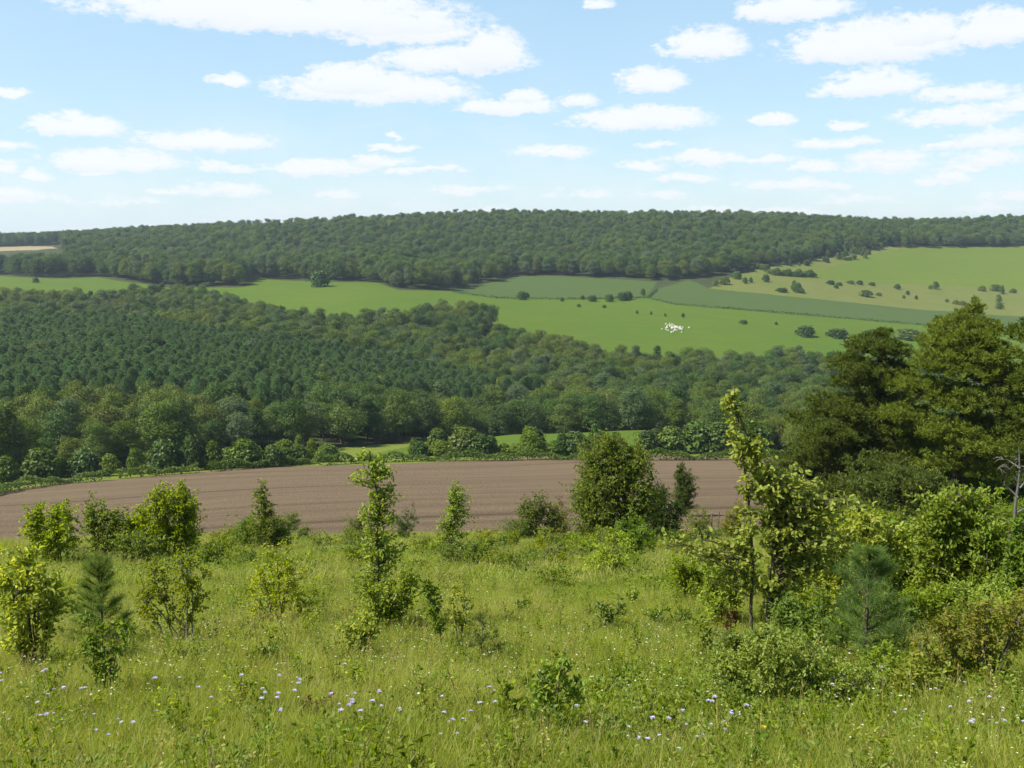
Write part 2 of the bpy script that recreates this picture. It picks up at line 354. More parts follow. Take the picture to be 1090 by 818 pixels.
def scatter(name, pts, protos, rot, scl, pick, label, cat):
    me = mk(name, pts)
    a = me.attributes.new('rot', 'FLOAT_VECTOR', 'POINT'); r3 = np.zeros((len(pts), 3), np.float32)
    if rot.ndim == 2: r3[:] = rot
    else: r3[:, 2] = rot
    a.data.foreach_set('vector', r3.ravel())
    me.attributes.new('scl', 'FLOAT', 'POINT').data.foreach_set('value', np.asarray(scl, np.float32))
    me.attributes.new('pick', 'INT', 'POINT').data.foreach_set('value', np.asarray(pick, np.int32))
    o = link(name, me); ng = bpy.data.node_groups.new(name, 'GeometryNodeTree')
    ng.interface.new_socket('Geometry', in_out='INPUT', socket_type='NodeSocketGeometry'); ng.interface.new_socket('Geometry', in_out='OUTPUT', socket_type='NodeSocketGeometry')
    N, Lk = ng.nodes, ng.links
    gi, go, ip, jn = N.new('NodeGroupInput'), N.new('NodeGroupOutput'), N.new('GeometryNodeInstanceOnPoints'), N.new('GeometryNodeJoinGeometry')
    for p in reversed(protos):
        q = N.new('GeometryNodeObjectInfo'); q.inputs['Object'].default_value = p; q.inputs['As Instance'].default_value = True
        Lk.new(q.outputs['Geometry'], jn.inputs[0])
    def attr(nm, ty):
        q = N.new('GeometryNodeInputNamedAttribute'); q.data_type = ty; q.inputs[0].default_value = nm
        return [s for s in q.outputs if s.enabled and s.name == 'Attribute'][0]
    Lk.new(gi.outputs[0], ip.inputs['Points']); Lk.new(jn.outputs[0], ip.inputs['Instance']); ip.inputs['Pick Instance'].default_value = True
    Lk.new(attr('pick', 'INT'), ip.inputs['Instance Index']); Lk.new(attr('rot', 'FLOAT_VECTOR'), ip.inputs['Rotation']); Lk.new(attr('scl', 'FLOAT'), ip.inputs['Scale'])
    Lk.new(ip.outputs[0], go.inputs[0])
    md = o.modifiers.new('scatter', 'NODES'); md.node_group = ng
    return tag(o, label, cat, None, 'stuff')
def place_tree(i, p, zz, s, rz, label, group):
    e = link('broadleaf_tree', None, None, (p[0], p[1], zz)); e.rotation_euler.z = rz; e.scale = (s, s, s*1.0)
    c = link('crown', BT[i][1], e); link('trunk', BT[i][2], e)
    tag(e, label, 'tree', group); return c
kinds = g.choice(10, len(mid), p=[.16, .17, .12, .09, .10, .09, .08, .08, .05, .06])
kinds = np.where(wob(mid[:, 0], mid[:, 1], 25, 9) > .35, 2, kinds)
order = np.argsort(mid[:, 1]); ms = g.uniform(.6, 1.08, len(mid)); mr = g.uniform(0, 6.28, len(mid))
mpx, _ = project(mid[:, 0], mid[:, 1], mz)
inview = (mpx > -70) & (mpx < 1160)
ind = [i for i in order if inview[i]][:290]; proto_crown = {}
yfm = np.interp(mpx, [-300, 0, 100, 200, 300, 400, 450, 480, 560, 700, 770, 850, 1090, 1400], [165, 172, 186, 206, 224, 244, 262, 266, 270, 272, 258, 242, 235, 235])
for i in ind:
    w = 'at the front of' if mid[i, 1] - yfm[i] < 9 else 'inside'
    zone = 'the wood left of the green strip' if mpx[i] < 440 else ('the wood above the green strip' if mpx[i] < 770 else 'the wood past the tall pines')
    size = 'small' if ms[i] < .75 else ('big' if ms[i] > .98 else 'rounded')
    c = place_tree(kinds[i], mid[i], mz[i], ms[i], mr[i], f'{size} {BT[kinds[i]][0]} tree {w} {zone}', 'broadleaf trees in the near wood')
    proto_crown.setdefault(kinds[i], c)
rest = np.setdiff1d(np.arange(len(mid)), ind); PC = [proto_crown[k] for k in range(10)]
scatter('broadleaf_woodland', np.column_stack([mid[rest], mz[rest]]), PC, mr[rest], ms[rest], kinds[rest], 'mixed green broadleaf woodland filling the valley bottom', 'woodland')
o_ = np.argsort(pines[:, 1]); ps = g.uniform(.88, 1.04, len(pines)); pr = g.uniform(0, 6.28, len(pines)); pp, _ = project(pines[:, 0], pines[:, 1], pnz)
indp = [i for i in o_ if -20 < pp[i] < 1110][:280]; pk = g.integers(0, 3, len(pines)); PP = {}
for i in indp:
    o = link('pine_tree', CT[pk[i]], None, (*pines[i], pnz[i])); o.rotation_euler.z = pr[i]; o.scale = (ps[i],)*3; PP.setdefault(pk[i], o)
    tag(o, ('short ' if ps[i] < .94 else 'tall ') + 'blue green pine at the near edge of the plantation' + (' on the far left' if pp[i] < 180 else ''), 'pine tree', 'pines at the near edge of the plantation')
restp = np.setdiff1d(np.arange(len(pines)), indp)
scatter('pine_plantation', np.column_stack([pines[restp], pnz[restp]]), [PP[k] for k in range(3)], pr[restp], ps[restp], pk[restp], 'even dark blue green pine plantation on the left of the valley', 'plantation')
# ridge wood
rp = jgrid(690, 1420, 7.3, .64, 13); x, y = rp.T; z = T(x, y); a, b = project(x, y, z)
base = np.interp(a, [-300, 0, 60, 105, 178, 255, 275, 330, 400, 425, 480, 515, 545, 590, 700, 735, 775, 800, 850, 872, 900, 940, 965, 1090, 1400],
                    [291, 293, 296, 294, 305, 305, 296, 298.5, 300, 307.5, 309, 302, 294, 293, 299, 296.5, 292, 287, 279, 275, 270, 263, 263.5, 263, 262])
_, rtop = project(x, y, z + 17); tan_f = (a < 70) & (y > 780) & (y < 1250) & ((rtop < 268.5) | (y > 935))
crest = np.interp(a, [0, 270, 545, 820, 1090], [1560, 1200, 1260, 1260, 1400])
okr = (b < base + .8*wob(x, y, 12, 3)) & (y < crest) & ~tan_f
rp, rz = rp[okr], z[okr]; n = len(rp); print('ridge', n)
rk = g.choice(10, n, p=[.20, .20, .07, .09, .11, .10, .06, .05, .05, .07]); ra_, _ = project(rp[:, 0], rp[:, 1], rz); rk = np.where((ra_ < 110) & (g.random(n) < .8), 0, rk)
scatter('ridge_woodland', np.column_stack([rp, rz]), PC, g.uniform(0, 6.28, n), g.uniform(.78, 1.36, n), rk, 'dense deciduous wood covering the long ridge on the skyline', 'woodland')

# ------------------------------------------------------------------ bushes on the far fields, hedges
def dome_mesh(name, mat, seed, n=700, size=.12):
    return crown_mesh(name, mat, 1.0, 1.0, 300+seed, n, 13, size, -.22)
DM = [dome_mesh('bush', TM['deep'], 1), dome_mesh('bush', TM['mid'], 2), dome_mesh('bush', TM['olive'], 3)]
def bush(px, py, wpx, hpx, k, label, group, ymin=60, name='bush', rs=random.Random(4)):
    p = hit(px, py, ymin); s = (p[1]*CP - p[2]*SP)/F
    o = link(name, DM[k], None, p); o.scale = (wpx*s*1.1, max(wpx*s*.8, hpx*s*.9), hpx*s*1.5); o.location.z -= hpx*s*.42; o.rotation_euler.z = 0
    return tag(o, label, 'bush', group)
for px, py, w, h, l in [(857,358,23,10,'dark oval bush in the lower pasture, leftmost of the row of four'), (891,359,26,8,'flat dark bush, second from the left in the pasture row of four'),
                        (929,361,27,9,'dark bush, third from the left in the pasture row of four'), (967,361,34,9,'long pale bush, rightmost of the pasture row of four')]:
    bush(px, py, w, h, 0 if px < 950 else 1, l, 'row of bushes in the lower pasture', 560)
for px, py, w, h in [(555,319,12,8),(598,321,5,4),(620,319,5,4),(630,321,12,6),(648,321,12,7),(662,320,14,8),(668,319,12,8),(684,314,6,6),(643,328,5,3),(560,317,8,5)]:
    bush(px, py, w, h, 0, 'small dark bush on the boundary line of the middle pasture', 'bushes on the pasture boundary', 560)
for px, py, w, h in [(727,338,4,4),(791,345,10,4),(826,346,4,3),(678,334,3,3),(693,335,3,3),(708,337,3,3),(616,327,5,3)]:
    bush(px, py, w, h, 0, 'tiny dark bush out in the open lower pasture', 'tiny bushes in the open pasture', 560)
for px, py, w, h in [(762,305,7,6),(771,303,14,7),(784,297,12,7),(793,302,6,6),(799,301,5,5),(800,289,8,5),(815,300,9,7),(848,311,12,9),(845,310,6,10),(852,312,10,5),(832,311,14,4)]:
    bush(px, py, w, h, int(px) % 3 == 0, 'dark green bush at the left end of the rough grassland', 'bushes at the left end of the rough grassland', 600)
for i, t_ in enumerate(np.linspace(0, 1, 16)):
    bush(808 + 58*t_, 291.5 + 3.5*math.sin(t_*1.5) - 6*(t_ < .25)*(.25-t_)*4, 9, 4 + 1.5*(i % 3), i % 2, 'low bush in the curved thicket line below the ridge wood', 'curved line of thicket on the rough grassland', 600)
gg = np.random.default_rng(21)
for i in range(46):
    t_ = gg.uniform(0, 1); px = 838 + 102*t_; py = 283 - 17*t_ + gg.uniform(-6, 6.5)*(.5+.5*t_)
    bush(px, py, gg.uniform(3, 8), gg.uniform(3, 7), gg.integers(0, 3), 'scrub bush on the slope below the corner of the ridge wood', 'scrub climbing to the ridge wood', 640)
for px, py, w, h in [(884,303,10,4),(893,304,8,3),(905,302,10,3),(915,303,8,4),(928,304,8,3),(955,308,8,5),(966,314,5,4),(996,308,8,7),(990,308,5,4),(1045,310,10,5),(1060,310,14,6),(1066,313,6,8),(1078,312,9,4),(1063,323,7,8),(1064,329,10,5),(1017,324,8,4),(1024,325,10,4),(1008,322,5,3),(962,318,4,3),(975,319,4,4),(922,316,16,6),(935,315,8,3),(890,307,6,3),(1030,326,5,3)]:
    bush(px, py, w, h, gg.integers(0, 3), 'dotted bush among the dry grass on the right hand slope', 'scattered bushes on the dry grass slope', 640)
for px, py, w, h, l in [(340,305,24,15,'rounded bush at the wood edge beside the left pasture'), (38,301,8,5,'small dark bush between the two far left pastures')]:
    bush(px, py, w, h, 0, l, None, 600)
# bushes along the hedge below the near wood
bl = [(8,516,26,26,1),(45,512,42,30,1),(90,508,36,26,0),(118,507,22,20,2),(145,505,20,24,1),(175,503,38,30,0),(205,501,26,32,0),(228,500,20,26,1),(262,498,36,26,1),(290,497,24,20,0),(318,494,24,18,1),(345,492,20,12,2),
      (446,486,20,14,0),(470,486,26,14,2),(497,485,42,26,1),(512,486,28,20,0),(537,484,16,10,1),(566,485,26,22,2),(590,484,22,12,1),(610,484,24,20,0),(634,482,18,26,0),(655,482,18,18,1),(688,482,26,20,0),(715,482,36,24,1),(740,482,36,28,0),(768,484,40,30,1),(800,484,40,30,0)]
gb = np.random.default_rng(66)
for i in range(44):
    q = gb.uniform(-5, 360) if i < 24 else gb.uniform(440, 810); bl.append((q, float(np.interp(q, [0, 100, 200, 330, 440, 810], [512, 505, 500, 492, 485, 483])) - gb.uniform(-2, 4), gb.uniform(12, 34), gb.uniform(9, 24), int(gb.integers(0, 3))))
words = ['dark', 'mid green', 'pale green']
DL = [dome_mesh('bush', TM['deep'], 11, 2200, .085), dome_mesh('bush', TM['mid'], 12, 2200, .085), dome_mesh('bush', LM['mid'], 13, 2200, .085)]
for px, py, w, h, k in bl:
    p = hit(px, py, 100); s = (p[1]*CP - p[2]*SP)/F
    o = link('hedgerow_bush', DL[k], None, p); o.scale = (w*s*1.1, w*s*1.0, h*s*1.35); o.location.z -= .2*h*s; o.rotation_euler.z = .3*(px % 5 - 2)
    side = 'at the foot of the near wood' if px < 400 else 'between low hedge and green strip'
    tag(o, f'{words[k]} bush {side}, {"taller" if h > 21 else "lower"} one', 'bush', 'bushes behind the field hedge')
def hedge(name, pts, w, h, lf, n_per_m, mat, label, ymin, group=None, gaps=0, cat='hedge'):
    g = np.random.default_rng(len(label)); W = np.array([hit(a, b, ymin) for a, b in pts])
    seg = np.linalg.norm(np.diff(W, axis=0), axis=1); cum = np.concatenate([[0], np.cumsum(seg)]); Ltot = cum[-1]; n = int(n_per_m*Ltot)
    t = g.uniform(0, Ltot, n); X = np.stack([np.interp(t, cum, W[:, i]) for i in range(3)], -1)
    hh = h*(.85 + .25*np.sin(t*.9/h)+.15*np.sin(t*2.3/h+1)+.12*np.sin(t*.21)); th = g.uniform(0, math.pi, n); r = g.uniform(.8, 1, n)
    off = np.cos(th)*w*.5*r; up = np.sin(th)**.6*hh*r
    dirx = np.stack([np.interp(t, cum[:-1], np.gradient(W[:, 0])[:-1]), np.interp(t, cum[:-1], np.gradient(W[:, 1])[:-1])], -1); dirx = unit(dirx)
    X[:, 0] += -dirx[:, 1]*off; X[:, 1] += dirx[:, 0]*off; X[:, 2] = T(X[:, 0], X[:, 1]) + up
    Nn = unit(np.stack([-dirx[:, 1]*np.cos(th), dirx[:, 0]*np.cos(th), np.sin(th)], -1) + .5*g.normal(size=(n, 3))); D = unit(np.cross(Nn, rdir(n, g)))
    V, Q = leaves(X - D*lf*.5, D, Nn, lf, lf*.75, g); c = W[0]
    o = link(name, mk(name, V - c, Q, None, [mat]), None, c); return tag(o, label, cat, group)
hedge('hedge', [(-40,532),(20,522),(70,515),(115,511.5)], 2.4, 1.9, .34, 85, TM['mid'], 'clipped low hedge along the left end of the ploughed field', 110, 'low hedges beyond the ploughed field')
hedge('hedge', [(124,510),(155,507.5),(210,503.5)], 2.4, 1.8, .34, 85, TM['mid'], 'short clipped hedge between two gaps at the left of the ploughed field', 110, 'low hedges beyond the ploughed field')
hedge('hedge', [(222,502.5),(270,499),(300,496.5),(330,495)], 2.4, 1.9, .36, 85, TM['mid'], 'clipped low hedge bending along the middle of the ploughed field', 110, 'low hedges beyond the ploughed field')
hedge('hedge', [(338,496),(380,493.5),(440,491.3),(560,490),(640,490),(720,490),(800,490),(860,490)], 2.4, 2.0, .36, 85, TM['mid'], 'long straight low hedge closing the right part of the ploughed field', 110, 'low hedges beyond the ploughed field')
hedge('field_boundary', [(480,311.5),(530,318),(600,319),(690,317.5),(700,309)], 2, 1.4, .8, 7, TM['deep'], 'thin dark boundary hedge between the crop and the middle pasture', 560)
hedge('field_boundary', [(690,318.5),(722,325),(800,331),(900,339.5),(990,347),(1100,357)], 2.5, 1.3, .8, 7, TM['deep'], 'thin dark boundary line between crop strip and lower pasture on the right', 560)  # dark leaf strip added to stand in for the taller crop's shadow edge

# ------------------------------------------------------------------ sheep
def sheep_mesh():
    v = [(0,0,.62),(.32,0,.66),(-.32,0,.64),(.52,0,.78),(.68,0,.86),(.82,0,.80)]; e = [(0,1),(0,2),(1,3),(3,4),(4,5)]; r = [.27,.26,.26,.14,.11,.07]
    for sx, b in ((.3, 1), (-.33, 2)):
        for sy in (.12, -.12):
            i = len(v); v += [(sx, sy, .36), (sx, sy, .02)]; e += [(b, i), (i, i+1)]; r += [.07, .045]
    me = bpy.data.meshes.new('sheep'); me.from_pydata(v, e, []); o = link('sheep', me)
    s = o.modifiers.new('skin', 'SKIN'); sub = o.modifiers.new('sub', 'SUBSURF'); sub.levels = 1
    for i, q in enumerate(me.skin_vertices[0].data): q.radius = (r[i], r[i]); q.use_root = i == 0
    dg = bpy.context.evaluated_depsgraph_get(); m2 = bpy.data.meshes.new_from_object(o.evaluated_get(dg))
    bpy.data.objects.remove(o); m2.materials.clear(); m2.materials.append(plain_mat('wool', (.66, .62, .53), (.52, .49, .41), .9, 6)); return m2
SM = sheep_mesh(); gs = np.random.default_rng(3)
for i in range(56):
    px, py = 717 + gs.uniform(-10, 10), 350.5 + gs.normal(0, 1.7)
    if i > 53: px, py = (733, 350) if i == 54 else (704.5, 351.5)
    p = hit(px, py, 560); o = link('sheep', SM, None, p); o.rotation_euler.z = gs.uniform(0, 6.28); o.scale = (1.25,)*3
    tag(o, 'white sheep standing apart at the edge of the flock' if i > 53 else 'white sheep in the tight flock in the lower pasture', 'sheep', 'flock of white sheep')

# ------------------------------------------------------------------ shrubs and saplings of the meadow
def shrub(name, base, blobs, col, leaf, label, cat='shrub', stems=4, bark='brown', cover=1.0, wr=.55, seed=0, needle=0, path=None, stem_r=None, ymin=3.0, depth=.85, group=None, upright=.3, part='foliage', shoots=.3):
    g = np.random.default_rng(seed + int(base[0]*3 + base[1])); p0 = hit(*base, ymin); s = (p0[1]*CP - p0[2]*SP)/F; sz = s*1.045
    e = link(name, None, None, p0); tag(e, label, cat, group)
    B = np.array([[(a-base[0])*s, 0, (base[1]-b)*sz, rx*s, rx*s*depth, ry*sz] for a, b, rx, ry in blobs])
    B[:, 1] = g.normal(0, .25, len(B))*B[:, 3]*(len(B) > 1)
    H = (B[:, 2] + B[:, 5]).max(); area = math.pi*(B[:, 3]*B[:, 5]); S = []
    sr = stem_r or max(.006, H*.011)
    A = Acc()
    if path is not None:
        S.append(np.array([[(a-base[0])*s, 0, (base[1]-b)*sz] for a, b in path]))
    tops = np.argsort(-(B[:, 2] + B[:, 5]))
    for i in range(stems - (path is not None)):
        k = tops[i % len(tops)] if i < len(tops) else g.choice(len(B), p=area/area.sum())
        d = rdir(1, g)[0]*.45; end = B[k, :3] + B[k, 3:]*[d[0], d[1], .55 + .2*abs(d[2])]
        st = np.array([end[0]*.18 + g.normal(0, .04*H), g.normal(0, .04*H), -.03])
        t = np.linspace(0, 1, 8)[:, None]; bow = np.array([end[0]*.55 + st[0]*.2, end[1]*.5, end[2]*.62]) + g.normal(0, .03*H, 3)
        q = (1-t)**2*st + 2*t*(1-t)*bow + t*t*end; q[1:-1] += g.normal(0, .008*H, (6, 3)); S.append(q)
    for i, q in enumerate(S):
        A.add(*tube(q, sr*(1.0 if i == 0 else .8)*np.linspace(1, .3, len(q)), 6))
    SP_ = []
    for q in S:
        t = np.linspace(0, len(q)-1, 30); SP_.append(np.stack([np.interp(t, np.arange(len(q)), q[:, i]) for i in range(3)], -1))
    SP_ = np.concatenate(SP_)
    lw = leaf*wr; kper = 12
    nl = cover*4.4*area.sum()/(leaf*lw*.7)
    if needle: nl = cover*2.8*area.sum()/(leaf*leaf*.5)
    nt = int(np.clip(nl/kper, 12, 3400))
    k = g.choice(len(B), nt, p=area/area.sum()); tg = B[k, :3] + B[k, 3:]*rdir(nt, g)*(g.uniform(0, 1, nt)**.42)[:, None]
    dv = (tg - B[k, :3])/B[k, 3:]; ph = g.uniform(0, 6.28, 3)
    tg = B[k, :3] + (tg - B[k, :3])*(1 + .16*np.sin(dv[:, :1]*6 + ph[0] + k[:, None]) + .14*np.sin(dv[:, 2:]*7 + ph[1] + k[:, None]*2))
    shoot = (dv[:, 2] > -.2) & (g.random(nt) < shoots); tg[:, 2] += shoot*B[k, 5]*g.uniform(.08, .5, nt); tg[:, :2] *= (1 + .06*shoot*g.normal(size=nt))[:, None]
    tg = tg[tg[:, 2] > .03*H]; nt = len(tg)
    cost = ((tg[:, None]-SP_[None])**2).sum(-1) + 40*np.maximum(0, SP_[None, :, 2] - tg[:, None, 2] + .25*np.linalg.norm(tg[:, None, :2]-SP_[None, :, :2], axis=-1))**2
    st = SP_[np.argmin(cost, 1)]
    md = (st+tg)/2 + g.normal(0, .03*H, (nt, 3)) + [0, 0, .02*H]
    tw = st, md, tg; rr = np.maximum(.0016, sr*.22)
    for i in range(min(nt, 700)):
        t = np.array([0, .33, .66, 1])[:, None]; q = (1-t)**2*st[i] + 2*t*(1-t)*md[i] + t*t*tg[i]
        A.add(*tube(q, rr*np.array([1.3, 1, .7, .4]), 3))
    link('stems', A.mesh('stems', [BK[bark]], True), e)
    t = g.uniform(.3, 1.04, (nt, kper))[..., None]
    Pp = ((1-t)**2*st[:, None] + 2*t*(1-t)*md[:, None] + t*t*tg[:, None]).reshape(-1, 3) + g.normal(0, leaf*.35, (nt*kper, 3))
    ax = np.repeat(unit(tg - md), kper, 0); n = len(Pp); L = Acc()
    Pp[:, 2] = np.maximum(Pp[:, 2], .02)
    if needle:
        for j in range(needle):
            D = unit(ax*.55 + rdir(n, g)*.75 + [0, 0, upright]); L.add(*blades(Pp, D, rdir(n, g), leaf*g.uniform(.6, 1.1, n), leaf*wr))
    else:
        D = unit(ax*.6 + rdir(n, g)*.8 + [0, 0, .1]); Nn = unit(rdir(n, g) + [0, 0, .6]); L.add(*leaves(Pp, D, Nn, leaf, lw, g))
    link(part, L.mesh(part, [LM[col]]), e)
    return e

# tall oak sapling on the right, with its long side branch
shrub('oak_sapling', (815,692), [(769,438,7,16),(774,458,13,18),(786,478,19,20),(797,500,22,20),(806,526,26,20),(844,524,28,22),(868,548,32,26),(840,562,38,26),(800,560,24,18),(776,586,30,15),(742,590,22,9),(712,577,17,11),(855,598,38,24),(800,618,24,14),(880,585,26,24),(840,632,34,18),(770,618,16,10)],
      'yellow', .072, 'tall young oak with slim leaning trunk and bright yellow green leaves', 'tree', 2, 'brown', .9, .62, 1, path=[(815,696),(816,640),(819,600),(818,560),(808,525),(795,490),(782,458),(770,430)], stem_r=.027, depth=.7, shoots=.08)
shrub('tree_sapling', (402,670), [(397,498,14,18),(414,503,14,10),(384,514,11,8),(410,532,20,18),(401,556,24,22),(412,582,26,22),(400,608,26,22),(410,636,26,22)], 'bright', .062,
      'tallest sapling at the centre left with a thin wavy crown above the ploughed field', 'sapling', 1, 'brown', .58, .5, 3, path=[(402,673),(405,630),(403,580),(407,540),(401,510),(397,484)], stem_r=.02, shoots=.15)
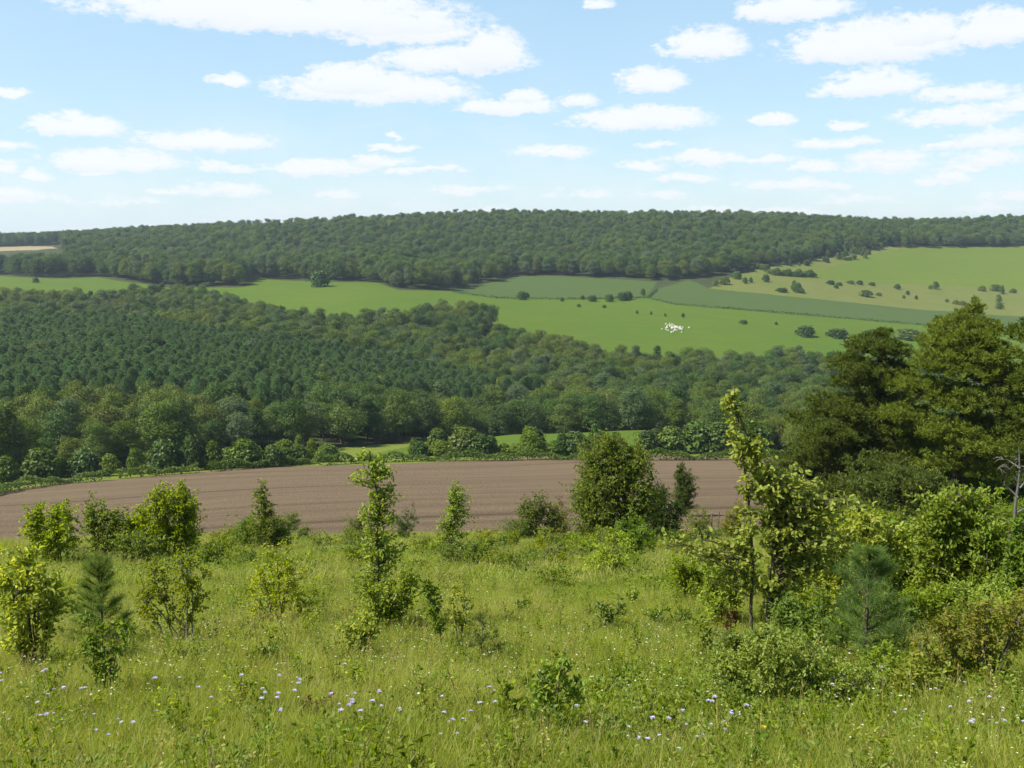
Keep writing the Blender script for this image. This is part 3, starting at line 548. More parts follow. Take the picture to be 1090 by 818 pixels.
SH = [
 # far row of bushes beside the ploughed field
 ('bush', (62,605), [(62,568,32,30),(48,554,18,18),(74,552,18,16)], 'bright', .11, 'domed olive bush with shaded base, first of the row at the field edge', 7, .75),
 ('bush', (110,600), [(108,572,22,32),(100,552,12,14),(126,565,16,28)], 'mid', .10, 'green bush just right of the leftmost domed bush, two pale tops', 5, .8),
 ('bush', (180,598), [(165,565,36,32),(196,552,22,36),(186,533,22,16),(148,572,22,24),(208,560,12,30)], 'bright', .10, 'broad leafy bush with bright round top at the left edge of the field', 6, 1.0),
 ('bush', (148,606), [(146,585,30,20)], 'grey', .11, 'low grey green bush in front of the broad leafy bush', 5, .9),
 ('tree_sapling', (286,592), [(281,532,10,20),(284,555,18,20),(288,572,28,18)], 'grey', .085, 'upright grey green sapling with a narrow top against the ploughed soil', 4, .6),
 ('bush', (262,590), [(264,570,22,20),(302,572,20,18)], 'mid', .09, 'low dark bush behind the narrow grey green sapling', 4, 1.0),
 ('juniper_bush', (434,577), [(434,560,13,17),(428,566,10,11)], 'juniper', .12, 'small dark dense bush against the ploughed soil behind the tall centre sapling', 3, 1.0),
 ('tree_sapling', (480,602), [(488,535,14,18),(485,555,20,18),(474,566,12,10)], 'bright', .085, 'thin stemmed sapling with airy light crown at the centre of the meadow edge', 1, .62),
 ('bush', (572,580), [(566,556,22,22),(575,540,14,16),(590,560,16,18)], 'grey', .11, 'feathery green bush left of the biggest bush', 5, .8),
 ('bush', (596,578), [(594,552,13,16),(598,565,14,14)], 'red', .09, 'reddish brown shrub squeezed against the left of the biggest bush', 3, .6),
 ('bush', (652,582), [(650,525,48,50),(640,490,30,24),(672,500,28,26),(625,545,28,34),(678,548,30,32)], 'grey', .12, 'biggest rounded bush at the centre right, tall as a small tree, grey green', 6, 1.15),
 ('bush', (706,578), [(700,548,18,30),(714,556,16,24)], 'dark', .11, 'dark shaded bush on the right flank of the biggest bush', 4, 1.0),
 ('bush', (672,600), [(674,574,24,22)], 'mid', .10, 'pale mid green bush in front of the biggest bush', 5, .8),
 ('bush', (645,618), [(640,598,30,18),(655,585,20,20)], 'yellow', .075, 'low yellow green bush below the biggest bush', 6, .55),
 ('bush', (775,578), [(783,548,10,12),(776,560,13,13)], 'rust', .10, 'rusty brown bush at the field edge behind the tall oak', 3, .7),
 ('bush', (742,580), [(745,562,18,16)], 'grey', .09, 'grey green bush beside the two fence posts', 4, .7),
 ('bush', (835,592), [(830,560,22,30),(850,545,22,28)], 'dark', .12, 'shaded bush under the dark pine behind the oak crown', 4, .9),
 # middle of the meadow
 ('willow_shrub', (36,714), [(35,655,42,52),(20,625,24,36),(60,640,26,36),(12,670,24,36),(40,600,14,18)], 'yellow', .07, 'large leaved pale yellow green shrub at the left border', 10, .62),
 ('birch_sapling', (196,694), [(170,632,20,30),(196,618,26,32),(214,632,16,30),(158,645,14,24),(185,660,30,20)], 'olive', .045, 'cluster of thin bare stemmed saplings with light tops, right of the little pine', 9, .3),
 ('hazel_shrub', (300,670), [(285,625,26,32),(315,625,26,34),(275,650,18,20),(330,650,20,18),(300,600,20,20)], 'yellow', .045, 'loose yellow and bronze leaved shrub left of the tall centre sapling', 10, .3),
 ('hawthorn_shrub', (412,676), [(400,640,26,24),(425,632,24,22),(440,620,14,10),(415,655,22,18)], 'bright', .06, 'bushy shrub around the foot of the tallest centre sapling', 5, .8),
 ('hawthorn_shrub', (380,704), [(378,682,22,20),(390,676,14,16)], 'yellow', .055, 'small bright shrub in front of the tall centre sapling', 4, .8),
 ('tree_sapling', (466,694), [(461,640,10,16),(468,662,11,14),(456,625,7,9)], 'mid', .06, 'slim dark leaved sapling with two tufts right of the tall centre sapling', 1, .8),
 ('shrub', (492,692), [(490,658,20,24),(485,638,12,14)], 'yellow', .05, 'wispy yellow shrub between the slim sapling and the juniper', 5, .35),
 ('juniper_bush', (513,710), [(512,690,20,16),(516,668,7,18),(495,694,14,10),(532,694,14,8)], 'juniper', .05, 'spiky grey green juniper low in the middle of the meadow', 4, .8),
 ('shrub', (557,658), [(556,645,10,12)], 'grey', .055, 'little upright grey green shrub alone in the middle meadow', 3, .7),
 ('shrub', (648,674), [(648,658,14,13),(640,650,8,10),(658,652,8,12)], 'grey', .06, 'vase shaped grey green shrub in the open meadow left of the low bushes', 4, .7),
 ('shrub', (672,648), [(672,634,9,12)], 'yellow', .06, 'small bright yellow green shrub alone below the biggest bush', 3, .8),
 ('shrub', (700,668), [(700,657,12,9)], 'mid', .055, 'small low leafy shrub, left of a pair in the meadow left of the oak', 3, .8),
 ('shrub', (728,672), [(727,660,12,10)], 'mid', .055, 'small low leafy shrub, right of a pair in the meadow left of the oak', 3, .8),
 ('tree_sapling', (752,708), [(748,670,10,12),(756,682,12,14)], 'bright', .06, 'thin knee high sapling just left of the oak trunk', 2, .6),
 ('shrub', (560,612), [(552,602,26,12)], 'mid', .08, 'low spreading green scrub left of the low yellow bush', 5, .6),
 ('shrub', (598,628), [(592,616,30,12)], 'herb', .07, 'flat grassy scrub in front of the low yellow bush', 5, .6),
 ('shrub', (520,592), [(515,578,18,14)], 'olive', .08, 'pale scrub right of the airy thin stemmed sapling', 4, .6),
 ('shrub', (375,605), [(372,592,14,14)], 'mid', .08, 'small scrub left of the tall centre sapling by the field edge', 4, .6),
 ('shrub', (345,590), [(340,578,20,12)], 'grey', .08, 'pale scrub at the field edge right of the narrow sapling', 4, .6),
 ('shrub', (225,610), [(226,594,20,16)], 'mid', .085, 'low green scrub between the broad leafy bush and the narrow sapling', 4, .6),
 ('shrub', (450,620), [(446,606,16,12)], 'olive', .07, 'low olive scrub right of the tall centre sapling', 4, .5),
 # nearest
 ('oak_shrub', (115,744), [(112,690,24,26),(100,672,14,14),(135,672,14,12),(118,715,16,14)], 'mid', .055, 'dark knotty shrub in front of the little pine on the left', 4, .55),
 ('oak_sapling', (592,788), [(590,716,20,20),(578,742,16,16),(608,738,16,20),(598,765,18,14)], 'bright', .05, 'pale leaved oak seedling in the front meadow, right of a pair', 3, .75),
 ('oak_sapling', (548,778), [(538,735,10,10),(534,755,9,12),(552,750,14,10),(545,765,10,10)], 'bright', .045, 'smaller oak seedling in the front meadow, left of a pair', 2, .6),
 ('shrub', (278,712), [(272,700,24,9),(288,695,12,7)], 'mid', .05, 'trailing low bramble in the meadow below the bronze shrub', 4, .7),
 ('shrub', (345,768), [(335,758,20,10),(350,750,8,10)], 'red', .035, 'reddish brown low herb patch among the lilac flowers', 4, .5),
 ('shrub', (100,716), [(92,706,18,12)], 'bright', .05, 'low bright foliage at the foot of the little pine', 3, .6),
 ('broom_bush', (830,758), [(800,712,46,34),(850,712,46,36),(768,732,30,26),(890,728,36,28),(820,688,34,22),(925,735,30,20)], 'yellow', .035, 'dense low fresh green bush spreading around the oak trunk', 9, .62),
 ('dogwood_shrub', (1042,742), [(1010,698,40,34),(1060,690,44,44),(1085,655,30,38),(1030,665,34,26),(980,700,26,24)], 'rust', .042, 'rust tinged dense shrub at the right border of the meadow', 9, .42),
 ('hazel_shrub', (1008,660), [(1000,585,40,46),(1030,575,36,48),(985,560,26,32),(1010,540,30,24),(1050,600,22,36),(1000,620,44,30)], 'bright', .075, 'tall bright green leafy shrub below the dead tree on the right', 9, 1.1),
 ('hazel_shrub', (905,668), [(895,585,30,32),(915,565,24,22),(880,610,34,34),(930,600,28,34),(948,575,18,18),(905,635,40,26)], 'yellow', .08, 'yellow green shrub between the oak crown and the tall leafy shrub', 9, .95),
 ('hazel_shrub', (1084,672), [(1082,610,26,40),(1075,580,18,24),(1090,640,24,26)], 'mid', .075, 'green shrub cut by the right border, behind the rust tinged shrub', 5, .8),
 ('shrub', (860,680), [(858,650,26,24),(840,640,20,20)], 'olive', .06, 'shaded shrub low behind the oak trunk', 5, .7),
 ('shrub', (965,690), [(960,660,22,20)], 'mid', .06, 'shaded green shrub right of the soft young pine', 4, .7),
 ('shrub', (993,818), [(990,806,20,10)], 'yellow', .035, 'small pale yellow green plant at the bottom right border', 4, .6),
 ('shrub', (780,690), [(776,665,14,22)], 'red', .04, 'thin reddish stalked herb left of the oak trunk', 4, .3),
]
SH += [
 ('hazel_shrub', (884,648), [(880,580,20,30),(890,605,26,30),(872,560,12,18),(898,560,14,20)], 'yellow', .07, 'pale airy shrub filling the space right of the oak crown', 6, .7),
 ('hazel_shrub', (938,650), [(935,590,22,30),(945,570,16,22),(928,560,12,18),(945,615,26,28)], 'bright', .07, 'airy shoots rising behind the young pine', 6, .65),
 ('hazel_shrub', (1052,668), [(1050,600,26,40),(1065,580,20,26),(1040,570,14,20),(1060,630,30,30)], 'bright', .07, 'fresh green shrub right of the tall leafy shrub in front of the dead tree', 7, .75),
]
gs2 = np.random.default_rng(91)
for i in range(44):
    bx, by = gs2.uniform(20, 760), gs2.uniform(628, 790); q = .5 + (by-620)/200; rw = gs2.uniform(6, 13)*q; rh = gs2.uniform(6, 13)*q; kk = i % 4
    SH.append(('seedling', (bx, by), [(bx, by-rh, rw, rh), (bx + rw*.6, by-rh*.7, rw*.6, rh*.6)], ['bright', 'mid', 'yellow', 'grey'][kk], .035, f'small {["fresh green", "mid green", "yellow green", "grey green"][kk]} seedling half hidden in the meadow grass', 3, .4))
gx_ = np.random.default_rng(55)
for i in range(96):
    bx = gx_.uniform(20, 760) if i < 40 else gx_.uniform(480, 720); by = gx_.uniform(576, 612) if i < 64 else gx_.uniform(564, 582) + (12 if 500 < bx < 690 else 0); rw = gx_.uniform(10, 26); rh = gx_.uniform(6, 15)
    bx = gx_.uniform(210, 780) if i >= 64 else bx
    SH.append(('scrub', (bx, by), [(bx, by-rh*.7, rw, rh), (bx+rw*.5, by-rh, rw*.5, rh*.8)], ['mid', 'grey', 'bright', 'olive'][i % 4], .075, f'low {["leafy", "grey green", "fresh green", "olive"][i % 4]} scrub clump along the lower edge of the meadow', 4, .5))
THL = ['fresh green shrub below the tip of the long oak branch', 'yellow green shrub directly behind the oak crown', 'mid green shrub behind the soft young pine', 'light green shrub at the left foot of the soft young pine',
 'olive shrub between the tall leafy shrub and the right border', 'fresh green shrub under the tall leafy shrub', 'yellow green shrub behind the rust tinged shrub', 'mid green shrub between the oak trunk and the young pine', 'light green shrub at the right border beside the rust tinged shrub',
 'olive green shrub close behind the oak trunk', 'fresh green low shrub right below the soft young pine', 'yellow green low shrub at the front of the rust tinged shrub', 'mid green shrub at the left foot of the oak', 'light green shrub beneath the dead tree', 'olive shrub below the lowest spreading pine', 'fresh green shrub under the long oak branch beside the trunk',
 'bright shrub at the left of the oak trunk under its crown', 'yellow green shrub right of the oak trunk, touching the dense low bush', 'leafy green shrub in front of the foot of the young pine', 'bright shrub before the gap between young pine and rust tinged shrub', 'light green tall shrub between the young pine and the tall leafy shrub']
for i, (bx, by, rw, rh) in enumerate([(735,640,26,24),(870,640,34,40),(955,640,30,40),(925,690,36,26),(1060,650,34,44),(985,680,36,26),(1040,680,40,30),(880,705,34,22),(1085,710,30,40),(840,650,26,30),(950,730,40,18),(1010,735,40,22),(790,720,30,24),(1075,590,30,26),(940,600,24,26),(790,640,22,20),(768,668,24,34),(852,700,32,34),(905,748,34,20),(968,752,32,24),(955,650,26,44)]):
    SH.append(('shrub', (bx, by), [(bx, by-rh*.8, rw*1.2, rh*1.1), (bx-rw*.5, by-rh*1.3, rw*.7, rh*.7), (bx+rw*.45, by-rh*1.4, rw*.6, rh*.7)], ['bright', 'yellow', 'mid', 'bright', 'olive'][i % 5], .05, THL[i], 7, .75))
for nm, base, blobs, col, leaf, lab, st, cov in SH:
    nd = 5 if nm.startswith('juniper') else 0
    shrub(nm, base, blobs, col, leaf, lab, 'sapling' if 'sapling' in nm else 'shrub', st, 'grey' if 'birch' in nm else 'brown', cov, .13 if nd else (.5 if leaf < .12 else .6), 3, nd, upright=.7 if nd else .3, group='low scrub along the lower meadow edge' if nm == 'scrub' else 'small seedlings in the meadow' if nm == 'seedling' else ('thicket on the right of the meadow' if lab in THL else None))
shrub('juniper', (727,550), [(727,534,17,15),(729,518,14,16),(724,508,8,12)], 'pine', .16, 'dark upright juniper in front of the ploughed field beside the biggest bush', 'juniper', 3, 'dark', 2.2, .2, 2, 5, upright=.8)

# ------------------------------------------------------------------ young pines and the tall pines
def young_pine(base, top, wpx, label, seed, col='pineblue'):
    g = np.random.default_rng(seed); p0 = hit(*base); s = (p0[1]*CP - p0[2]*SP)/F; H = (base[1]-top)*s*1.045; W = wpx*s
    e = link('young_pine', None, None, p0); tag(e, label, 'pine tree', 'young pines in the meadow'); A = Acc(); L = Acc()
    A.add(*tube([[0, 0, -.03], [.01*H, 0, H*.5], [0, .01*H, H]], [H*.016, H*.011, H*.003], 6))
    def clothe(q, n, nl):
        t = g.uniform(.15, 1, n); i = np.clip((t*(len(q)-1)).astype(int), 0, len(q)-2); f = (t*(len(q)-1)-i)[:, None]
        Pp = q[i]*(1-f) + q[i+1]*f; ax = unit(q[i+1]-q[i]); D = unit(ax*.8 + rdir(n, g)*.75)
        L.add(*blades(Pp, D, rdir(n, g), nl*g.uniform(.7, 1.1, n), .0036))
    for w in np.linspace(.08, .93, 10):
        for j in range(6):
            a = g.uniform(0, 6.28); ln = W*.5*(1-w)**.75*g.uniform(.7, 1.1) + .05*H; st = np.array([0, 0, w*H])
            rise = .35 + .7*w; en = st + np.array([math.cos(a)*ln, math.sin(a)*ln, ln*rise]); m = (st+en)/2 - [0, 0, .12*ln]
            t = np.linspace(0, 1, 5)[:, None]; q = (1-t)**2*st + 2*t*(1-t)*m + t*t*en
            A.add(*tube(q, H*.004*np.linspace(1, .4, 5), 4)); clothe(q, int(60 + 200*ln), .10)
            for k in range(3):
                s0 = q[2+k % 2]; a2 = a + g.uniform(-.9, .9); l2 = ln*.45; e2 = s0 + np.array([math.cos(a2)*l2, math.sin(a2)*l2, l2*(rise+.2)])
                clothe(np.array([s0, (s0+e2)/2, e2]), int(30 + 90*l2), .09)
    clothe(np.array([[0, 0, .75*H], [0, 0, .88*H], [0, 0, 1.0*H]]), 160, .07)
    link('trunk', A.mesh('trunk', [BK['brown']], True), e); link('foliage', L.mesh('foliage', [LM[col]]), e)
young_pine((918,720), 588, 90, 'soft blue green young pine in front of the leafy shrubs on the right', 1)
young_pine((110,694), 600, 62, 'small blue green young pine beside the large leaved shrub on the left', 2)

def tall_pine(base, y, pads, trunkpath, col, label, seed, tuft=.25, cover=.85, limb=True):
    g = np.random.default_rng(seed); d = ray(*base); t = y/d[1]; x0 = d[0]*t; p0 = np.array([x0, y, float(T(x0, y))]); s = (y*CP - p0[2]*SP)/F
    bpx, bpy = project(*p0); e = link('scots_pine', None, None, p0); tag(e, label, 'pine tree', 'tall pines at the right'); A = Acc(); L = Acc()
    P2 = lambda a, b: np.array([(a-bpx)*s, 0, (bpy-b)*s*1.04])
    tp = np.array([[0, 0, -.3]] + [P2(a, b) for a, b in trunkpath]); n = len(tp)
    A.add(*tube(tp, np.linspace(.24, .04, n), 8))
    tt = np.linspace(0, n-1, 60); TPp = np.stack([np.interp(tt, np.arange(n), tp[:, i]) for i in range(3)], -1)
    for (a, b, rx, ry) in pads:
        ry = ry*1.06
        for m in range(3 if rx > 18 else 2 if rx > 12 else 1):
            c = P2(a, b) + [0, g.normal(0, 1)*rx*s*1.0, 0]; r = np.array([rx*s, rx*s, ry*s])
            st = TPp[np.argmin(((TPp-c)**2).sum(1) + 9*np.maximum(0, TPp[:, 2]-c[2]+.3)**2)]
            q = np.stack([st, (st+c)/2+[0, 0, -.2], c]); A.add(*tube(q, [.06, .045, .02], 5))
            nc = int(cover*15*(rx*s*ry*s)/.30) + 8; dd = rdir(nc, g); dd[:, 2] = np.where(dd[:, 2] < -.2, -dd[:, 2], dd[:, 2])
            cc_ = c + r*dd*g.uniform(.3, 1.22, nc)[:, None]; nt = 34*nc; d2 = rdir(nt, g); d2[:, 2] = np.where(d2[:, 2] < -.4, -d2[:, 2], d2[:, 2])
            cr = np.repeat(g.uniform(.12, .3, nc), 34)
            Pp = np.repeat(cc_, 34, 0) + d2*(cr*g.uniform(.2, .8, nt))[:, None]
            D = unit(d2 + .5*rdir(nt, g) + [0, 0, .35]); L.add(*leaves(Pp, D, unit(d2*.4 + rdir(nt, g)*.5 + [0, 0, .6]), tuft, tuft*.2, g))
    link('trunk', A.mesh('trunk', [BK['dark']], True), e); link('crown', L.mesh('crown', [LM[col]]), e)
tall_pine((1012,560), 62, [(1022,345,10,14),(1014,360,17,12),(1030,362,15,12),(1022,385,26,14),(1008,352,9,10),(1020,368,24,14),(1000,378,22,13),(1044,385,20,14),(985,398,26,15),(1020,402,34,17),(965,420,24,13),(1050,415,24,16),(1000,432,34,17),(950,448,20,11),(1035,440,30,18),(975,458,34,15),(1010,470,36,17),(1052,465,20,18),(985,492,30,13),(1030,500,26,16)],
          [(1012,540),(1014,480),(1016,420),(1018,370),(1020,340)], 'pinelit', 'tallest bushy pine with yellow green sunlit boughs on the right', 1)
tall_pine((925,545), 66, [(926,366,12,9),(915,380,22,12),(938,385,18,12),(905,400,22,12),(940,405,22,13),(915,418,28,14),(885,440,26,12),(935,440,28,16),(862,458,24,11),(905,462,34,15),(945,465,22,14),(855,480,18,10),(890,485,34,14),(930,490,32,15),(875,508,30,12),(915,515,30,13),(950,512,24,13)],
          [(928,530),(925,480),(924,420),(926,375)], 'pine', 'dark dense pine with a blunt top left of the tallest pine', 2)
tall_pine((1100,565), 58, [(1092,372,18,16),(1100,395,30,18),(1078,412,20,14),(1105,425,34,18),(1080,445,24,14),(1100,465,34,16),(1075,478,24,11),(1105,500,34,16),(1130,440,40,40)],
          [(1100,540),(1100,480),(1100,420),(1095,370)], 'pine', 'pine cut by the right border of the picture', 3)
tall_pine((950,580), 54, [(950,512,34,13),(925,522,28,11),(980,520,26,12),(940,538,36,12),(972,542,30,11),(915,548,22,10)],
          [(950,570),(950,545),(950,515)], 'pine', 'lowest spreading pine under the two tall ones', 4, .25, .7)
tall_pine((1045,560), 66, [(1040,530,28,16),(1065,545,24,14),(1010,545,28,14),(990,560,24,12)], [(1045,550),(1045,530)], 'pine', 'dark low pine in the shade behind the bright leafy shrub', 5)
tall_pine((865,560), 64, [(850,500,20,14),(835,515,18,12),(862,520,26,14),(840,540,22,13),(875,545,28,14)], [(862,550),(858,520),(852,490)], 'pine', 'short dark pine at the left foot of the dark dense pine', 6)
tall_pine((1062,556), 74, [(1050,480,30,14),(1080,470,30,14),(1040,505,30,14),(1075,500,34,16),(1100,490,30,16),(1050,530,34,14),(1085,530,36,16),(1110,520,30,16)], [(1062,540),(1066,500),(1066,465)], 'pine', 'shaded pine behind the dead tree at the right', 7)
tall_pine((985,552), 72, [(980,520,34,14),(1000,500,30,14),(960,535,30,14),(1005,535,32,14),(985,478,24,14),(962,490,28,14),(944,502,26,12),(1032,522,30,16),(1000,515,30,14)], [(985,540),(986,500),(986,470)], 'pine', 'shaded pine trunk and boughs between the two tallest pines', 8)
# dead tree
p0 = hit(1076, 612); s = (p0[1]*CP - p0[2]*SP)/F; e = link('dead_tree', None, None, p0); tag(e, 'bare grey dead tree with twisted branches at the right', 'dead tree'); A = Acc(); B_ = Acc(); g = np.random.default_rng(9)
Z = lambda a, b, d=0: np.array([(a-1076)*s, d, (612-b)*s*1.04])
A.add(*tube([Z(1076, 616), Z(1077, 580), Z(1075, 540), Z(1077, 505), Z(1074, 478)], np.array([2.4, 2.0, 1.7, 1.1, .4])*s, 7)); link('trunk', A.mesh('trunk', [BK['dead']], True), e)
for q in [[(1076,520),(1086,512),(1095,502),(1100,490)], [(1076,530),(1065,518),(1062,505),(1055,500)], [(1076,508),(1084,500),(1086,488)], [(1075,545),(1088,538),(1102,535)], [(1076,515),(1068,502),(1070,490)], [(1076,560),(1062,552),(1050,552)], [(1076,500),(1068,494),(1060,492)]]:
    w = np.array([Z(a, b, g.normal(0, .12)) for a, b in q]); B_.add(*tube(w, np.linspace(1.1, .35, len(w))*s, 5))
    for k in range(4):
        i = g.integers(1, len(w)); dv = rdir(1, g)[0]*[1, 1, .8]*10*s; B_.add(*tube([w[i], w[i]+dv*.5+[0, 0, 2*s], w[i]+dv], np.array([.5, .35, .2])*s, 4))
link('branches', B_.mesh('branches', [BK['dead']], True), e)
# fence posts at the field edge
PM = bark_mat('weathered_post', (.05, .042, .034), (.12, .105, .085))
for px, py, h, l in [(757, 571, 25, 'thicker dark wooden fence post at the field edge, left of two'), (764, 570, 26, 'thinner leaning wooden fence post at the field edge, right of two'), (779, 566, 24, 'wooden fence post half hidden by the rusty bush')]:
    p = hit(px, py); s = (p[1]*CP - p[2]*SP)/F; A = Acc(); hh = h*s; r = .045 if px < 760 else .032; ln = .05 if px > 760 else .0
    V, Q = tube([[0, 0, -.2], [ln*.5, 0, hh*.5], [ln, 0, hh-.02], [ln, 0, hh], [ln, 0, hh]], [r*1.05, r, r*.95, r*.7, .002], 8); A.add(V, Q)
    tag(link('fence_post', A.mesh('fence_post', [PM], False), None, p), l, 'fence post', 'posts of the field fence')

# ------------------------------------------------------------------ grass and flowers
def tuft(name, n, rad, h, w, mat, seed, lean=.5, heads=0):
    g = np.random.default_rng(seed); L = Acc(); a = g.uniform(0, 6.28, n); r = rad*np.sqrt(g.uniform(0, 1, n)); Pp = np.stack([np.cos(a)*r, np.sin(a)*r, np.full(n, -.02)], -1)
    D = unit(np.stack([np.cos(a), np.sin(a), 0*a], -1)*(lean*r/rad)[:, None] + g.normal(0, .28, (n, 3))*[1, 1, .3] + [0, 0, 1]); hh = h*g.uniform(.45, 1.15, n); S = rdir(n, g)*[1, 1, .1]
    m1 = Pp + D*(hh*.55)[:, None]; bend = unit(D + np.stack([np.cos(a), np.sin(a), -.3+0*a], -1)*g.uniform(.2, .9, n)[:, None]); tip = m1 + bend*(hh*.5)[:, None]
    S = unit(S); W = w*g.uniform(.6, 1.2, n)[:, None]
    V = np.stack([Pp-S*W*.5, Pp+S*W*.5, m1+S*W*.42, m1-S*W*.42, tip+S*W*.06, tip-S*W*.06], 1).reshape(-1, 3); i = np.arange(n)[:, None]*6
    L.add(V, np.concatenate([i+[[0, 1, 2, 3]], i+[[3, 2, 4, 5]]], 1).reshape(-1, 4))
    if heads:
        k = g.choice(n, heads); Pd = tip[k]; dd = unit(bend[k] + [0, 0, .5])
        for j in range(3): L.add(*blades(Pd - dd*.02, unit(dd + .35*rdir(heads, g)), rdir(heads, g), .04*h/.3, w*1.6))
    return mk(name, np.concatenate(L.V), np.concatenate(L.Q), None, [mat])
def herb(name, n, rad, h, lf, mat, seed):
    g = np.random.default_rng(seed); a = g.uniform(0, 6.28, n); r = rad*np.sqrt(g.uniform(0, 1, n)); Pp = np.stack([np.cos(a)*r, np.sin(a)*r, h*g.uniform(.1, 1, n)*(1-.6*(r/rad)**2)], -1)
    V, Q = leaves(Pp, unit(np.stack([np.cos(a), np.sin(a), g.uniform(-.2, .6, n)], -1)+.5*rdir(n, g)), unit(rdir(n, g)*.6+[0, 0, 1]), lf, lf*.5, g); return mk(name, V, Q, None, [mat])
near_p = [tuft('tuft', 100, .14, .16, .0036, LM['grass'], 1), tuft('tuft', 80, .13, .24, .0036, LM['grass'], 2, .7), tuft('tuft', 24, .13, .34, .0022, LM['straw'], 3, .4, 12), herb('herb', 60, .12, .16, .045, LM['herb'], 4), herb('herb', 46, .13, .10, .03, LM['bright'], 5)]
far_p = [tuft('tuft', 110, .38, .22, .013, LM['grass'], 6), tuft('tuft', 90, .36, .30, .012, LM['grass'], 7, .6), tuft('tuft', 50, .38, .36, .008, LM['straw'], 8, .4, 20), herb('herb', 90, .34, .22, .09, LM['herb'], 9), herb('herb', 80, .34, .2, .08, LM['olive'], 10)]
def meadow(name, protos, n, y0, y1, power, seed, label, us_=.64):
    g = np.random.default_rng(seed); t = g.uniform(0, 1, n); y = (y0**power + t*(y1**power - y0**power))**(1/power); x = g.uniform(-1, 1, n)*(us_*y + 1.2)
    z = T(x, y); f = wob(x, y, 1.6, 3) + .6*wob(x, y, 5, 7); q = g.random(n)
    pick = np.where(q < .46, 0, np.where(q < .76, 1, np.where(q < .84 + .05*(f > .2), 2, np.where(q < .95, 3, 4))))
    pick = np.where((f > .6) & (q > .75), 2, pick); pick = np.where((f < -.5) & (q > .6), 3, pick)
    rot = np.stack([g.normal(0, .12, n), g.normal(0, .12, n), g.uniform(0, 6.28, n)], -1)
    PO = []
    o = scatter(name, np.stack([x, y, z], -1), [], rot, g.uniform(.6, 1.25, n)*(1 + .25*wob(x, y, 2.2, 5)), pick, label, 'grass')
    ng = o.modifiers[0].node_group; jn = [q for q in ng.nodes if q.bl_idname == 'GeometryNodeJoinGeometry'][0]
    for i in reversed(range(len(protos))):
        px = 250 + 110*i; yy = y0*1.35; c = link(protos[i].name.split('.')[0], protos[i], o, (-.3*yy + .14*yy*i, yy, float(T(-.3*yy + .14*yy*i, yy))))
        nd = ng.nodes.new('GeometryNodeObjectInfo'); nd.inputs['Object'].default_value = c; nd.inputs['As Instance'].default_value = True; ng.links.new(nd.outputs['Geometry'], jn.inputs[0])
    return o
meadow('meadow_grass', near_p, 30000, 2.6, 21, 1.15, 31, 'fine sunlit grass and herbs of the foreground meadow')
meadow('meadow_grass', far_p, 26000, 19, 60, 1.5, 32, 'rough yellow green grass on the lower part of the meadow', .66)

def forb(name, mat, seed, h=.34, n=46, lf=.05):
    g = np.random.default_rng(seed); L = Acc(); ns = 5
    for k in range(ns):
        a = g.uniform(0, 6.28); top = np.array([math.cos(a)*.09, math.sin(a)*.09, h*g.uniform(.7, 1.1)]); m = n//ns; t = g.uniform(.15, 1, m)[:, None]
        Pp = top*t; D = unit(rdir(m, g)*[1, 1, .5] + [0, 0, .45]); L.add(*leaves(Pp, D, unit(rdir(m, g)*.6 + [0, 0, .8]), lf*(1.2-.6*t[:, 0]), lf*.4, g))
        L.add(*blades(np.zeros((2, 3)), np.tile(unit(top), (2, 1)), rdir(2, g), np.linalg.norm(top), .006))
    return mk(name, np.concatenate(L.V), np.concatenate(L.Q), None, [mat])
meadow('meadow_herbs', [forb('plant', LM['herb'], 1), forb('plant', LM['straw'], 4, .36, 40, .028), forb('plant', LM['yellow'], 2, .28), forb('plant', LM['mid'], 3, .36), forb('plant', LM['rust'], 5, .25)], 5200, 4, 42, 1.3, 33, 'small leafy herbs and stalks standing in the meadow grass')
FM = {'lilac': plain_mat('petal_lilac', (.37, .35, .50), (.48, .46, .58), .7, 60, .3), 'white': plain_mat('petal_white', (.74, .74, .62), (.62, .64, .46), .7, 60, .3), 'yellow': plain_mat('petal_yellow', (.75, .55, .03), (.65, .45, .02), .7, 60, .3), 'stalk': plain_mat('flower_stalk', (.09, .13, .02))}
def flower_mesh(name, col, h, r, seed, npet=14):
    g = np.random.default_rng(seed); A = Acc(); top = np.array([.02*h*g.normal(), .02*h*g.normal(), h])
    A.add(*tube([[0, 0, 0], [g.normal(0, .02)*h*2, 0, h*.5], top], [.0016, .0014, .001], 4), 0)
    a = np.arange(npet)/npet*6.28*1.0 + g.uniform(0, .2, npet); D = unit(np.stack([np.cos(a), np.sin(a), g.uniform(.1, .7, npet)], -1))
    V, Q = leaves(np.repeat(top[None], npet, 0), D, np.tile([0, 0, 1.], (npet, 1)), r, r*.6, g); A.add(V, Q, 1)
    th = np.linspace(0, math.pi, 4); A.add(*tube(top + np.stack([0*th, 0*th, np.linspace(-.12, .3, 4)*r], -1), np.array([.1, .45, .4, .05])*r, 7), 1)
    return A.mesh(name, [FM['stalk'], FM[col]])
LF = [flower_mesh('scabious_flower', 'lilac', .32, .0175, 1), flower_mesh('scabious_flower', 'lilac', .26, .015, 2)]
WF = [flower_mesh('white_flower', 'white', .26, .012, 3, 8), flower_mesh('white_flower', 'white', .22, .010, 4, 7)]
YF = flower_mesh('yellow_flower', 'yellow', .22, .016, 5, 10)
g = np.random.default_rng(77)
def patch(n, cs):
    out = []
    for i in range(n):
        a, b, ra, rb = cs[g.integers(len(cs))]; out.append((a + g.normal(0, ra), b + g.normal(0, rb)))
    return out
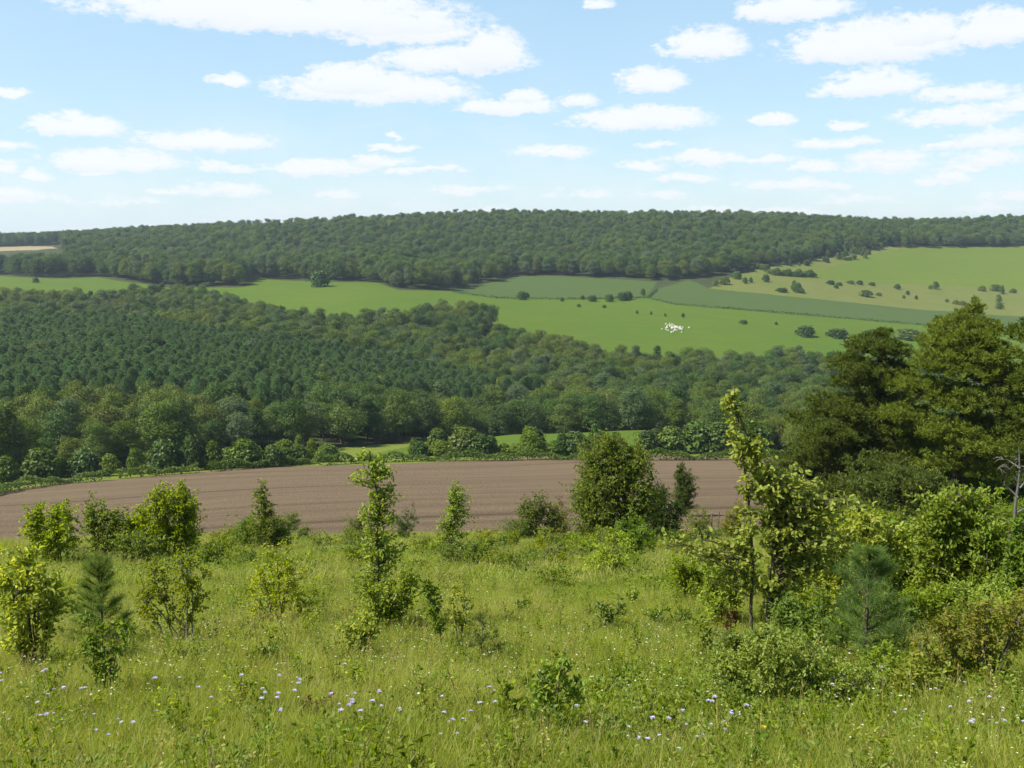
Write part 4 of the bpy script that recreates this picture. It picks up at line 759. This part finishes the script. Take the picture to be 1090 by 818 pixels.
def flower(me, nm, px, py, label, group):
    py = min(max(py, 560), 850); p = hit(px, py, 2.6); o = link(nm, me, None, p); o.rotation_euler = (g.normal(0, .12), g.normal(0, .12), g.uniform(0, 6.28)); sc_ = g.uniform(.65, 1.2); o.scale = (sc_,)*3
    return tag(o, label, 'flower', group)
lil = [((300,775,24,14),'lilac scabious flower beside the reddish herb patch'),((150,795,60,16),'lilac scabious flower in the bottom left of the meadow'),((385,790,30,12),'lilac scabious flower left of the oak seedlings'),((480,800,40,14),'lilac scabious flower below the smaller oak seedling'),
       ((960,765,40,20),'lilac scabious flower in front of the young pine and rust tinged shrub'),((760,800,30,14),'lilac scabious flower below the dense low bush'),((690,815,40,16),'lilac scabious flower in the bottom right of centre'),((40,790,30,20),'lilac scabious flower at the bottom left border'),((1060,800,20,14),'lilac scabious flower at the bottom right border')]
for c, lab in lil:
    for px, py in patch(14, [c]): flower(LF[g.integers(2)], 'scabious_flower', px, py, lab, 'lilac scabious flowers')
whi = [((540,740,260,30),'tiny white flower scattered in the open front meadow'),((200,700,90,30),'tiny white flower in the left meadow below the thin saplings'),((940,735,40,20),'tiny white flower under the young pine on the right')]
W0 = None
for c, lab in whi:
    for px, py in patch(60, [c]):
        o = flower(WF[g.integers(2)], 'white_flower', px, py, lab, 'tiny white meadow flowers'); W0 = W0 or {}; W0[o.data.name] = o
for px, py, lab in [(814,811,'single yellow flower head low in the grass below the dense bush'), (905,800,'single yellow flower head right of the dense bush')]:
    flower(YF, 'yellow_flower', px, py, lab, None)
n = 6500; y = (5**.9 + g.uniform(0, 1, n)*(34**.9 - 5**.9))**(1/.9); x = g.uniform(-.6, .6, n)*y; sel = wob(x, y, 2.5, 6) > -.25; x, y = x[sel], y[sel]; n = len(x)
scatter('white_flowers', np.stack([x, y, T(x, y)], -1), list(W0.values()), np.stack([g.normal(0, .15, n), g.normal(0, .15, n), g.uniform(0, 6, n)], -1), g.uniform(.4, .85, n)*(1 + y/70), g.integers(0, len(W0), n), 'countless tiny white flowers sprinkled through the meadow grass', 'flowers')

# ------------------------------------------------------------------ light, sky with fair weather clouds
SUN_AZ, SUN_EL = R(-106), R(51)       # azimuth from the view direction (+Y) towards +X
sd = np.array([math.sin(SUN_AZ)*math.cos(SUN_EL), math.cos(SUN_AZ)*math.cos(SUN_EL), math.sin(SUN_EL)])
sun = bpy.data.lights.new('sun', 'SUN'); sun.energy = 5.0; sun.angle = R(.53); sun.color = (1, .955, .88); so = bpy.data.objects.new('sun', sun); COL.objects.link(so)
import mathutils
so.rotation_euler = mathutils.Vector(sd).to_track_quat('Z', 'Y').to_euler(); so.location = (-80, 30, 120)
Wd = bpy.data.worlds.new("World"); SC.world = Wd; Wd.use_nodes = True; wt = Wd.node_tree; wt.nodes.clear()
class WN(NT):
    def __init__(s): s.t = wt
w = WN()
out = w.n('ShaderNodeOutputWorld'); bg = w.n('ShaderNodeBackground', {'Strength': .08})
sky = w.n('ShaderNodeTexSky', sky_type='NISHITA', sun_disc=False, sun_elevation=SUN_EL, sun_rotation=SUN_AZ % (2*math.pi), altitude=200, air_density=1.0, dust_density=.35, ozone_density=1.0)
tc = w.n('ShaderNodeTexCoord').outputs['Generated']; sx = w.n('ShaderNodeSeparateXYZ', {0: tc})
az0 = w.math('DEGREES', w.math('ARCTAN2', sx.outputs[0], sx.outputs[1])); el0 = w.math('DEGREES', w.math('ARCSINE', sx.outputs[2]))
uv = w.n('ShaderNodeCombineXYZ', {0: az0, 1: w.math('MULTIPLY', el0, 2.0), 2: 0.0}).outputs[0]
CL = [(300,8,200,26,1),(430,26,70,22,1),(482,62,84,16,1),(522,50,38,24,1),(398,92,108,18,1),(370,82,50,18,1),(540,112,56,11,.9),(560,102,22,10,.9),(615,106,26,9,.75),(685,125,75,14,1),(693,84,38,14,1),(752,45,43,18,1),(842,8,62,13,1),(930,42,92,25,1),(985,30,34,16,1),(1058,28,44,19,1),(930,87,54,15,.95),
      (1030,97,56,12,.7),(1015,122,64,12,.75),(1065,145,50,14,.6),(825,125,23,8,.9),(903,132,21,6,.85),(246,84,22,9,.8),(10,97,20,6,.85),(86,132,46,14,.85),(222,149,72,13,.9),(125,170,74,14,.85),(225,175,28,7,.6),(345,177,70,11,.85),(390,172,26,9,.8),(418,157,33,5,.75),(420,146,11,5,.6),(590,160,48,9,.75),(750,167,52,10,.75),(732,188,42,8,.6),
      (865,177,30,8,.85),(942,170,52,14,.65),(840,195,64,9,.6),(705,206,44,7,.5),(15,207,32,11,.7),(40,186,20,7,.6),(4,178,18,7,.6),(240,200,58,12,.5),(360,206,34,9,.5),(485,201,42,8,.5),(1050,166,56,9,.55),(637,3,20,7,.8),(478,178,13,4,.6),(620,205,50,8,.4),(120,212,70,8,.35),(900,212,80,8,.35),(40,132,20,5,.5),(1080,110,40,12,.6)]
gc = random.Random(12)
for i in range(34):
    CL.append((gc.uniform(-20, 1110) if i < 20 else gc.uniform(640, 1100), gc.uniform(150, 226), gc.uniform(18, 60), gc.uniform(4, 8), gc.uniform(.35, .7)))
nz = w.n('ShaderNodeTexNoise', {'Vector': uv, 'Scale': .7, 'Detail': 10, 'Roughness': .68})
nzv = w.n('ShaderNodeSeparateXYZ', {0: nz.outputs['Color']})
nz2 = w.n('ShaderNodeTexNoise', {'Vector': uv, 'Scale': .16, 'Detail': 5, 'Roughness': .6}).outputs[0]
az = w.math('ADD', az0, w.math('MULTIPLY_ADD', nzv.outputs[0], 2.4, -1.2)); el = w.math('ADD', el0, w.math('MULTIPLY_ADD', nzv.outputs[1], 1.1, -.55))
field = None; low = None
for px, py, rx, ry, amp in CL:
    d = ray(px, py); a0 = math.degrees(math.atan2(d[0], d[1])); e0 = math.degrees(math.asin(d[2]/np.linalg.norm(d))); kx = 1/(rx*.0545*1.0); ky = 1/(ry*.0545*1.15)
    X = w.math('MULTIPLY_ADD', az, kx, -a0*kx); Y = w.math('MULTIPLY_ADD', el, ky, -(e0 - .25/ky)*ky)
    Yd = w.math('MAXIMUM', Y, w.math('MULTIPLY', Y, -1.7))
    dd = w.math('SUBTRACT', amp, w.math('MULTIPLY_ADD', X, X, w.math('MULTIPLY', Yd, Yd)))
    field = dd if field is None else w.math('MAXIMUM', field, dd)
    lw_ = w.math('MULTIPLY', Y, w.math('GREATER_THAN', dd, 0)); low = lw_ if low is None else w.math('MINIMUM', low, lw_)
nz3 = w.n('ShaderNodeTexNoise', {'Vector': uv, 'Scale': 2.4, 'Detail': 6, 'Roughness': .6}).outputs[0]
field = w.math('ADD', field, w.math('MULTIPLY_ADD', nz3, 1.1, -.55))
dens = w.math('ADD', field, w.math('MULTIPLY_ADD', nz.outputs[0], 2.3, -1.13))
alpha = w.n('ShaderNodeMapRange', {0: dens, 1: -.32, 2: .62}, interpolation_type='SMOOTHSTEP').outputs[0]
veil = w.n('ShaderNodeMapRange', {0: nz2, 1: .42, 2: .75}).outputs[0]
hz = w.n('ShaderNodeMapRange', {0: el0, 1: 0.0, 2: 8.0, 3: .6, 4: .06}).outputs[0]
alpha2 = w.math('MAXIMUM', w.math('MULTIPLY', alpha, .93), w.math('MULTIPLY', veil, hz))
shade = w.n('ShaderNodeMapRange', {0: low, 1: -.6, 2: .25}).outputs[0]
CLOUD = 6.6
cc = w.mix(shade, (CLOUD*.84, CLOUD*.88, CLOUD*.93), (CLOUD*.975, CLOUD*.995, CLOUD*1.01))
ramp = w.n('ShaderNodeValToRGB', {0: w.n('ShaderNodeMapRange', {0: el0, 1: 0.0, 2: 16.0}).outputs[0]})
cr = ramp.color_ramp; cr.elements[0].color = (.72, .855, .93, 1); cr.elements[1].color = (.46, .73, .98, 1); cr.elements.new(.4).color = (.60, .83, .985, 1)
rampc = w.n('ShaderNodeVectorMath', {0: ramp.outputs[0], 1: (6.25, 6.25, 6.25)}, operation='MULTIPLY').outputs[0]
skc = w.n('ShaderNodeMix', data_type='RGBA', blend_type='MULTIPLY'); skc.inputs[0].default_value = 1; wt.links.new(sky.outputs[0], skc.inputs[6]); skc.inputs[7].default_value = (.97, 1.08, 1.12, 1)
skf = w.mix(w.n('ShaderNodeMapRange', {0: el0, 1: 16.0, 2: 45.0, 3: .7, 4: .0}).outputs[0], skc.outputs[2], rampc)
wt.links.new(w.mix(alpha2, skf, cc), bg.inputs[0]); wt.links.new(bg.outputs[0], out.inputs[0])

# ------------------------------------------------------------------ haze
zmin = float(GZ.min()) - 1; zmax = 60.0
hb = mk('haze', [(a, b, c) for c in (zmin, zmax) for b in (-25, 4050) for a in (-4100, 4100)], [(0, 2, 3, 1), (4, 5, 7, 6), (0, 1, 5, 4), (2, 6, 7, 3), (0, 4, 6, 2), (1, 3, 7, 5)])
hm = bpy.data.materials.new('haze'); hm.use_nodes = True; ht = hm.node_tree; ht.nodes.clear(); ho = ht.nodes.new('ShaderNodeOutputMaterial'); hv = ht.nodes.new('ShaderNodeVolumePrincipled')
hv.inputs['Color'].default_value = (.72, .84, 1.0, 1); hv.inputs['Density'].default_value = 9.5e-05; hv.inputs['Anisotropy'].default_value = .3
ht.links.new(hv.outputs[0], ho.inputs['Volume']); hb.materials.append(hm)
tag(link('haze', hb), 'thin bluish summer haze filling the valley', 'haze', None, 'stuff')

# ------------------------------------------------------------------ render settings
vs = SC.view_settings; vs.view_transform = 'Standard'; vs.look = 'None'; vs.gamma = 1; vs.use_curve_mapping = False; vs.exposure = 1.0
SC.render.engine = 'CYCLES'; cy = SC.cycles
cy.max_bounces = 6; cy.diffuse_bounces = 3; cy.glossy_bounces = 2; cy.transmission_bounces = 4; cy.transparent_max_bounces = 4; cy.volume_bounces = 0
cy.use_denoising = True; cy.sample_clamp_indirect = 4; cy.caustics_reflective = False; cy.caustics_refractive = False
